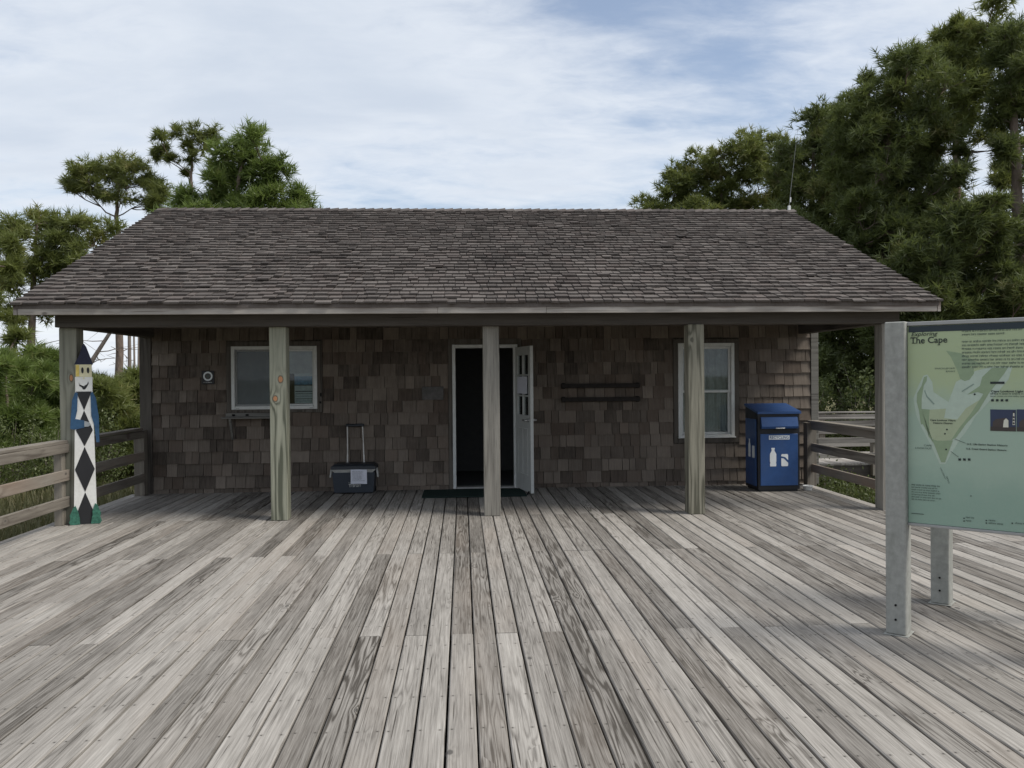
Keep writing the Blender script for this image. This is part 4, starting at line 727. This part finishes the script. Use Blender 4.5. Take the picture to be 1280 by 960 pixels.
def pine(label, Y, stem, blobs, tr=.14, mat='needle', nt=26, L=.2, n=16, depth=1., w=.017, name='pine_tree', ground=GZ, cat='tree', group=None, bare=0, sub=5, low=(.1, .45)):
    """stem: photo points (x,y) from base to top at distance Y; blobs: foliage masses (x,y,rx,ry) in photo units at that distance"""
    S_ = Y/F; st = [Vector(at_y(x, y, Y)) for x, y in stem]; st[0].z = ground-.05; base = Vector((st[0].x, st[0].y, ground))
    t = thing(name, base, label, cat, 0, group); tb = MB(); pts = []
    for i in range(len(st)-1):
        for k in range(4): pts.append(st[i].lerp(st[i+1], k/4)+Vector((random.gauss(0, .02), random.gauss(0, .02), 0))*(i+k > 0))
    pts.append(st[-1]); n_ = len(pts); pts = [p-base for p in pts]
    tb.tube(pts, [tr*(1-.78*i/(n_-1))*(1.25 if i == 0 else 1) for i in range(n_)], 9, False)
    C, D, R = [], [], []
    nodes = [(p, None) for p in pts[max(1, n_//3):]]; tops = pts[n_//2]
    bl_ = []
    for (bx, by, rx, ry) in blobs:
        c = Vector(at_y(bx, by, Y))-base; c.y += random.gauss(0, .45)*depth; bl_.append((min((c-p).length for p in pts), c, rx, ry))
    for (dist, c, rx, ry) in sorted(bl_, key=lambda q: q[0]):
        RX, RZ_ = rx*S_, ry*S_; RY_ = min(RX, 1.4)*.9
        # limbs fork: each foliage mass hangs on the nearest lower stem or limb
        lo = random.uniform(*low)
        q = min((p for p, _ in nodes), key=lambda p: (p-c).length+1.6*max(0, p.z-(c.z-lo*min(dist, 3.)*.55)))
        lp = limb(tb, q, c, max(.012, min(tr*.22, .014+.010*(c-q).length)), .008, random.uniform(-.05, .22)); nodes += [(lp[2], None), (lp[4], None)]; tone = random.uniform(.1, .8)
        for s in range(sub):
            u = rng.normal(size=3); u /= np.linalg.norm(u); rr = rng.random()**.4; sc = np.array(c)+u*rr*np.array([RX, RY_, RZ_])*.85
            limb(tb, lp[2] if s % 2 else lp[3], sc, .012, .006, .1, 4, 2); m_ = max(3, int(nt*1.5/sub)); q3 = rng.normal(size=(m_, 3))*np.array([RX, RY_, RZ_])*.33
            cc_ = sc+q3; C.append(cc_); dd = unit(q3+u*.3)*.7+np.array([0, 0, .55])+rng.normal(0, .25, (m_, 3)); D.append(dd); R.append(tone+rng.normal(0, .14)+rng.normal(0, .12, m_))
    for k in range(bare):   # short dead stubs on the trunk
        q = pts[random.randint(2, max(3, n_//2))]; a = random.random()*6.28; ln = random.uniform(.3, 1.1); limb(tb, q, q+Vector((math.cos(a)*ln, math.sin(a)*ln, random.uniform(-.1, .35))), .018, .006, -.1, 4, 3)
    tk = tb.build('trunk', M['bark'], t, True)
    if C:
        v, r = tufts(np.concatenate(C), np.concatenate(D), np.concatenate(R), max(9, int(n*.72)), L*1.12, w*1.5); link('crown', npmesh('crown', v, M[mat], 3, r), t)
    return t
def fill(poly, n, r, mind):
    xs = [p[0] for p in poly]; ys = [p[1] for p in poly]; out = []; tries = 0
    while len(out) < n and tries < 6000:
        tries += 1; x, y = random.uniform(min(xs), max(xs)), random.uniform(min(ys), max(ys)); ins = False; j = len(poly)-1
        for i in range(len(poly)):
            if (poly[i][1] > y) != (poly[j][1] > y) and x < (poly[j][0]-poly[i][0])*(y-poly[i][1])/(poly[j][1]-poly[i][1])+poly[i][0]: ins = not ins
            j = i
        if ins and all(math.hypot(x-o[0], y-o[1]) > mind for o in out): k = random.uniform(.75, 1.25); out.append((x, y, r*k, r*k*.7))
    return out
GL = 'pines left of the cabin'; GR = 'pines right of the cabin'
pine('umbrella-shaped pine with flat wide crown and bare forked branches', 30, [(150, 560), (149, 400), (147, 300), (146, 262), (150, 225)],
     [(90, 228, 13, 8), (104, 216, 16, 8), (118, 211, 16, 8), (140, 207, 18, 8), (160, 206, 18, 8), (184, 222, 16, 9), (210, 246, 10, 7), (98, 232, 16, 8), (112, 219, 18, 9), (133, 214, 18, 9), (152, 211, 20, 9), (172, 215, 18, 10), (190, 228, 16, 9), (203, 240, 10, 7), (120, 234, 16, 8), (145, 228, 22, 8), (172, 231, 18, 8), (135, 247, 16, 5), (160, 250, 16, 6), (185, 249, 16, 7), (205, 253, 9, 6), (192, 262, 9, 5), (95, 240, 9, 5)], .15, 'needle', 44, .24, 16, .8, .018, low=(.3, 1.3), group=GL, bare=14, sub=6)
pine('tall thin pine with small separate tufts above the roof left', 30, [(236, 580), (238, 300), (239, 235), (240, 200), (238, 172)],
     [(225, 166, 11, 7), (204, 188, 9, 5), (212, 180, 8, 5), (196, 193, 5, 4), (250, 168, 10, 7), (264, 166, 9, 6), (240, 182, 11, 7), (238, 197, 11, 8), (256, 184, 11, 9), (272, 178, 12, 9), (216, 200, 5, 4), (230, 215, 5, 3)], .1, 'needle', 30, .24, 16, .8, .02, low=(.5, 1.), group=GL, sub=4)
pine('bushy bright green pine rising behind the left of the ridge', 24, [(300, 600), (298, 330), (296, 250), (302, 190)],
     fill([(283, 176), (318, 178), (345, 195), (356, 215), (352, 240), (366, 250), (372, 232), (392, 240), (392, 262), (392, 285), (222, 285), (222, 262), (235, 245), (262, 232), (262, 200)], 44, 15, 12), .15, 'needle_y', 44, .27, 16, 1., .02, group=GL, sub=6)
pine('spreading pine at the left edge above the railing', 25, [(36, 575), (38, 470), (40, 400), (44, 330), (46, 280)],
     fill([(0, 300), (12, 276), (36, 262), (58, 274), (78, 282), (100, 272), (130, 280), (136, 290), (122, 305), (112, 330), (96, 352), (60, 362), (20, 362), (0, 352)], 34, 17, 12)+[(22, 386, 14, 7), (45, 388, 16, 8), (8, 400, 12, 7), (60, 384, 8, 5), (30, 398, 14, 6)], .16, 'needle', 38, .25, 16, 1., .02, group=GL, bare=8, sub=6)
pine('slender leaning pine cut by the left picture edge', 21, [(-30, 620), (-22, 450), (-8, 330)], [(-2, 330, 14, 12), (4, 372, 12, 9), (2, 420, 13, 9), (8, 450, 12, 9), (-12, 390, 14, 9), (0, 300, 10, 8)], .12, 'needle', 60, .26, 16, .8, .02, group=GL, sub=6)
def snag(label, Y, stem, tr, twigs=6):
    st = [Vector(at_y(x, y, Y)) for x, y in stem]; st[0].z = GZ-.05; base = Vector((st[0].x, st[0].y, GZ)); t = thing('bare_trunk', base, label, 'trunk', 0, 'bare trunks seen under the porch roof'); tb = MB(); st = [p-base for p in st]
    pts = [st[i].lerp(st[i+1], k/4) for i in range(len(st)-1) for k in range(4)]+[st[-1]]; tb.tube(pts, [tr*(1-.5*i/(len(pts)-1)) for i in range(len(pts))], 9, True); tb.build('trunk', M['snag'], t, True); b = MB()
    for k in range(twigs):
        q = pts[random.randint(len(pts)//3, len(pts)-2)]; a = random.random()*6.28; ln = random.uniform(.5, 1.3); e = q+Vector((math.cos(a)*ln, math.sin(a)*ln, random.uniform(-.3, .3))); lp = limb(b, q, e, .018, .006, -.1, 4, 4)
        for s in (2, 3): limb(b, lp[s], lp[s]+Vector((random.gauss(0, .25), random.gauss(0, .25), random.gauss(-.1, .2))), .008, .003, 0, 4, 2)
    b.build('twig', M['snag'], t); return t
snag('thin bare trunk nearest the umbrella pine stem', 31, [(162, 560), (162, 450), (161, 330)], .085)
snag('slim pale bare trunk between its two bare neighbours', 33, [(168, 560), (168, 450), (166, 340)], .05, 4)
snag('thinnest bare trunk closest to the cabin corner', 29, [(173, 560), (173, 470), (174, 330)], .045, 3)
snag('dead branch leaning across the gap behind the painted figure', 24, [(92, 560), (108, 462), (122, 440), (140, 412), (150, 395)], .075, 9)
# young pines and shrubs
YP = 'young pines beyond the left railing'
def young(label, Y, x, top, wd, bot, nb, mat='needle_y', group=YP, L=.27, nt=55, name='young_pine'):
    poly = [(x-wd*.18, top), (x+wd*.18, top), (x+wd*.5, top+(bot-top)*.45), (x+wd*.55, bot), (x-wd*.55, bot), (x-wd*.5, top+(bot-top)*.4)]
    return pine(label, Y, [(x, bot+20), (x, (top+bot)/2), (x, top+6)], fill(poly, nb, 15, 10)+[(x, top+4, 6, 7)], .06, mat, nt, L, 14, 1.2, .02, name, group=group, sub=5)
young('young pine in the far left corner behind the rails', 20, 8, 448, 90, 575, 26); young('young pine left of the corner post', 22, 58, 462, 80, 575, 24); young('small young pine with pointed shoots above the shrubs', 24, 50, 440, 22, 500, 8, nt=40)
young('small young pine with finger-like shoots beside the corner post', 24, 68, 446, 22, 500, 8, nt=40); young('young pine right of the painted figure', 21, 140, 482, 75, 580, 24, 'needle'); young('young pine at the cabin corner', 23, 172, 470, 60, 580, 20, 'needle'); young('dark young pine mostly behind the corner post', 24, 100, 468, 60, 580, 18, 'needle_d')
def leaves(c, size, n, spread):
    K = len(c); p = np.repeat(c, n, 0)+rng.normal(0, 1, (K*n, 3))*spread; a = unit(rng.normal(size=(K*n, 3))+np.array([0, 0, .4])); b = unit(np.cross(a, rng.normal(size=(K*n, 3)))); s = size*rng.uniform(.6, 1.2, (K*n, 1))
    v = np.stack([p, p+a*s*.5+b*s*.26, p+a*s, p+a*s*.5-b*s*.26], 1).reshape(-1, 3); return v, np.clip(np.repeat(rng.random(K), n)*.6+rng.random(K*n)*.4, 0, 1)
def shrub(label, Y, x, top, wd, group, X=None, h=None, size=.07, dens=1., mat='leaf'):
    S_ = Y/F; c0 = at_y(x, 480, Y); hh = at_y(x, top, Y)[2]-GZ if h is None else h; ww = wd*S_*.5; base = Vector((c0[0], Y, GZ)); t = thing('leafy_shrub', base, label, 'shrub', 0, group)
    K = int(150*dens); u = unit(rng.normal(size=(K, 3))); u[:, 2] = np.abs(u[:, 2]); rr = rng.random((K, 1))**.45; c = u*rr*np.array([ww, ww, hh*.92])*(1+.18*np.sin(u[:, :1]*7+u[:, 1:2]*5)); c[:, 2] += .06*hh; tb = MB()
    for i in range(0, K, 5): limb(tb, (random.gauss(0, .05), random.gauss(0, .05), -.03), c[i], .014, .004, .05, 4, 3)
    tb.build('stem', M['snag'], t); v, r = leaves(c, size, 26, .10); link('crown', npmesh('crown', v, M[mat], 4, r), t); return t
SL_ = 'shrubs beyond the left railing'; SR_ = 'shrubs beyond the right railing'
for a in (('dark rounded shrub under the pine at the left edge', 19.5, 20, 505, 100, SL_), ('low olive shrub between the left rails and corner post', 18.5, 66, 535, 70, SL_), ('leafy shrub just right of the painted figure', 20, 125, 520, 70, SL_), ('leafy shrub by the railing end at the cabin wall', 21, 165, 515, 60, SL_), ('dark shrub at the extreme left behind the rails', 18, -15, 520, 80, SL_)): shrub(*a)
for a in (('dark shrub under the right railing next to the cabin corner', 14.2, 1030, 592, 60, SR_), ('low weedy shrub under the middle of the right railing', 13.2, 1062, 600, 55, SR_), ('low shrub under the right railing next to the end post', 12.6, 1095, 606, 55, SR_)): shrub(*a, size=.055, dens=.8)
for i, (x, Y, top, wd) in enumerate(((1010, 24, 440, 120), (1075, 23, 455, 120), (1130, 25, 430, 130), (1210, 24, 440, 140), (1290, 25, 430, 140))):
    shrub(('dense dark shrub behind the cabin corner beyond the boardwalk', 'dense dark shrub beyond the boardwalk seen through the porch end', 'dense shrub behind the sign post beyond the boardwalk', 'dense shrub behind the map sign', 'dense shrub behind the right edge of the map sign')[i], Y, x, top, wd, 'understory beyond the boardwalk', size=.11, dens=1.5)
# right-hand pines
pine('low broad pine at the left end of the right-hand trees', 36, [(905, 540), (903, 330), (900, 205)], fill([(806, 258), (822, 236), (838, 214), (858, 196), (880, 187), (912, 186), (942, 182), (965, 178), (985, 200), (1000, 290), (800, 290)], 62, 17, 11), .18, 'needle', 54, .3, 15, 1.4, .028, group=GR, sub=6)
pine('sloping pine just right of the antenna', 30, [(1010, 560), (1012, 330), (1018, 160)], fill([(972, 192), (988, 168), (1012, 155), (1038, 138), (1058, 126), (1082, 120), (1092, 150), (1085, 260), (1070, 350), (1010, 300), (985, 250), (975, 210)], 66, 19, 12), .18, 'needle_d', 56, .28, 15, 1.4, .025, group=GR, bare=6, sub=6)
pine('big dark pine in the middle of the right-hand trees', 25, [(1102, 610), (1100, 380), (1108, 220), (1118, 80)], fill([(1090, 112), (1098, 90), (1116, 76), (1142, 62), (1158, 74), (1172, 110), (1168, 150), (1185, 165), (1178, 240), (1150, 290), (1120, 330), (1080, 330), (1062, 290), (1060, 200), (1068, 130)], 74, 21, 12), .2, 'needle_d', 60, .26, 15, 1.5, .022, group=GR, bare=10, sub=6)
pine('tallest pine with round top and open branches', 27, [(1204, 610), (1198, 330), (1196, 180), (1200, 40)], [(1202, 28, 18, 9), (1216, 32, 12, 8), (1176, 48, 12, 8), (1188, 38, 11, 8)]+fill([(1168, 56), (1190, 34), (1220, 36), (1230, 66), (1225, 110), (1232, 150), (1205, 160), (1180, 150), (1176, 110), (1164, 70)], 32, 19, 12)+fill([(1150, 250), (1180, 235), (1210, 250), (1225, 300), (1200, 330), (1150, 330)], 14, 20, 14)+fill([(1205, 160), (1275, 160), (1275, 265), (1205, 265)], 9, 14, 19), .21, 'needle', 52, .27, 15, 1.3, .023, group=GR, bare=12, sub=6)
pine('pine at the right edge with thick dark forked trunk', 24, [(1286, 620), (1280, 380), (1272, 240), (1266, 130), (1262, 40)], fill([(1236, 54), (1250, 42), (1266, 40), (1300, 54), (1300, 150), (1275, 140), (1250, 150), (1238, 110)], 26, 19, 12)+fill([(1225, 175), (1245, 165), (1252, 190), (1235, 210)], 3, 14, 10)+fill([(1290, 160), (1320, 160), (1320, 330), (1292, 300)], 10, 20, 14), .24, 'needle_d', 54, .26, 15, 1.2, .021, group=GR, bare=10, sub=6)
pine('shorter dark pine filling in behind the map sign', 23, [(1165, 620), (1168, 420), (1175, 290)], fill([(1110, 330), (1135, 280), (1180, 255), (1230, 258), (1262, 262), (1300, 255), (1310, 420), (1110, 430)], 64, 22, 14), .17, 'needle_d', 64, .27, 15, 1.5, .022, group=GR, sub=6)
pine('low dark pine behind the right slope of the roof', 26, [(1050, 600), (1052, 420), (1055, 300)], fill([(985, 262), (1020, 270), (1060, 290), (1090, 300), (1140, 330), (1150, 420), (1140, 490), (990, 490), (1000, 400), (975, 290)], 70, 23, 14), .17, 'needle_d', 62, .29, 15, 1.5, .025, group=GR, sub=6)
pine('deep shaded pine far behind the right-hand trees', 34, [(1150, 580), (1150, 380), (1150, 130)], fill([(1000, 200), (1060, 170), (1110, 150), (1165, 170), (1180, 250), (1260, 260), (1300, 300), (1300, 470), (1000, 480)], 90, 26, 17), .2, 'needle_d', 54, .36, 14, 1.5, .033, group=GR, sub=6)
# grass
def grass(n, x0, x1, y0, y1, hmax):
    x = rng.uniform(x0, x1, n); y = rng.uniform(y0, y1, n); keep = rng.random(n) < (.35+.65*(np.sin(x*1.1+y*.7)+np.sin(y*1.3-x*.5)+2)/4); x, y = x[keep], y[keep]; k = len(x)
    z = np.array([gh(a, b) for a, b in zip(x, y)]); a = rng.random(k)*6.283; h = hmax*rng.uniform(.35, 1., k); ln = rng.uniform(.1, .6, k)*h; w = .008+.006*rng.random(k); dx, dy = np.cos(a), np.sin(a)
    p = np.stack([x, y, z], 1); s = np.stack([-dy, dx, np.zeros(k)], 1)*w[:, None]; tip = p+np.stack([dx*ln, dy*ln, h], 1); v = np.stack([p-s, p+s, tip], 1).reshape(-1, 3); return v, np.clip(.5+.5*np.sin(x*.8+y*.5)*.6+rng.normal(0, .2, k), 0, 1)
vs, rs2 = zip(*[grass(42000, -16, -4.75, 7, 22, .30), grass(9000, -8, -4.7, 4, 12, .32), grass(9000, 5.4, 10, 9.8, 16.6, .28), grass(6000, 5.6, 15, 19.5, 24, .35)])
go = link('grass', npmesh('grass', np.concatenate(vs), M['grass'], 3, np.concatenate(rs2))); tag(go, 'rough green and straw-coloured grass beside the deck', 'grass', kind='stuff')
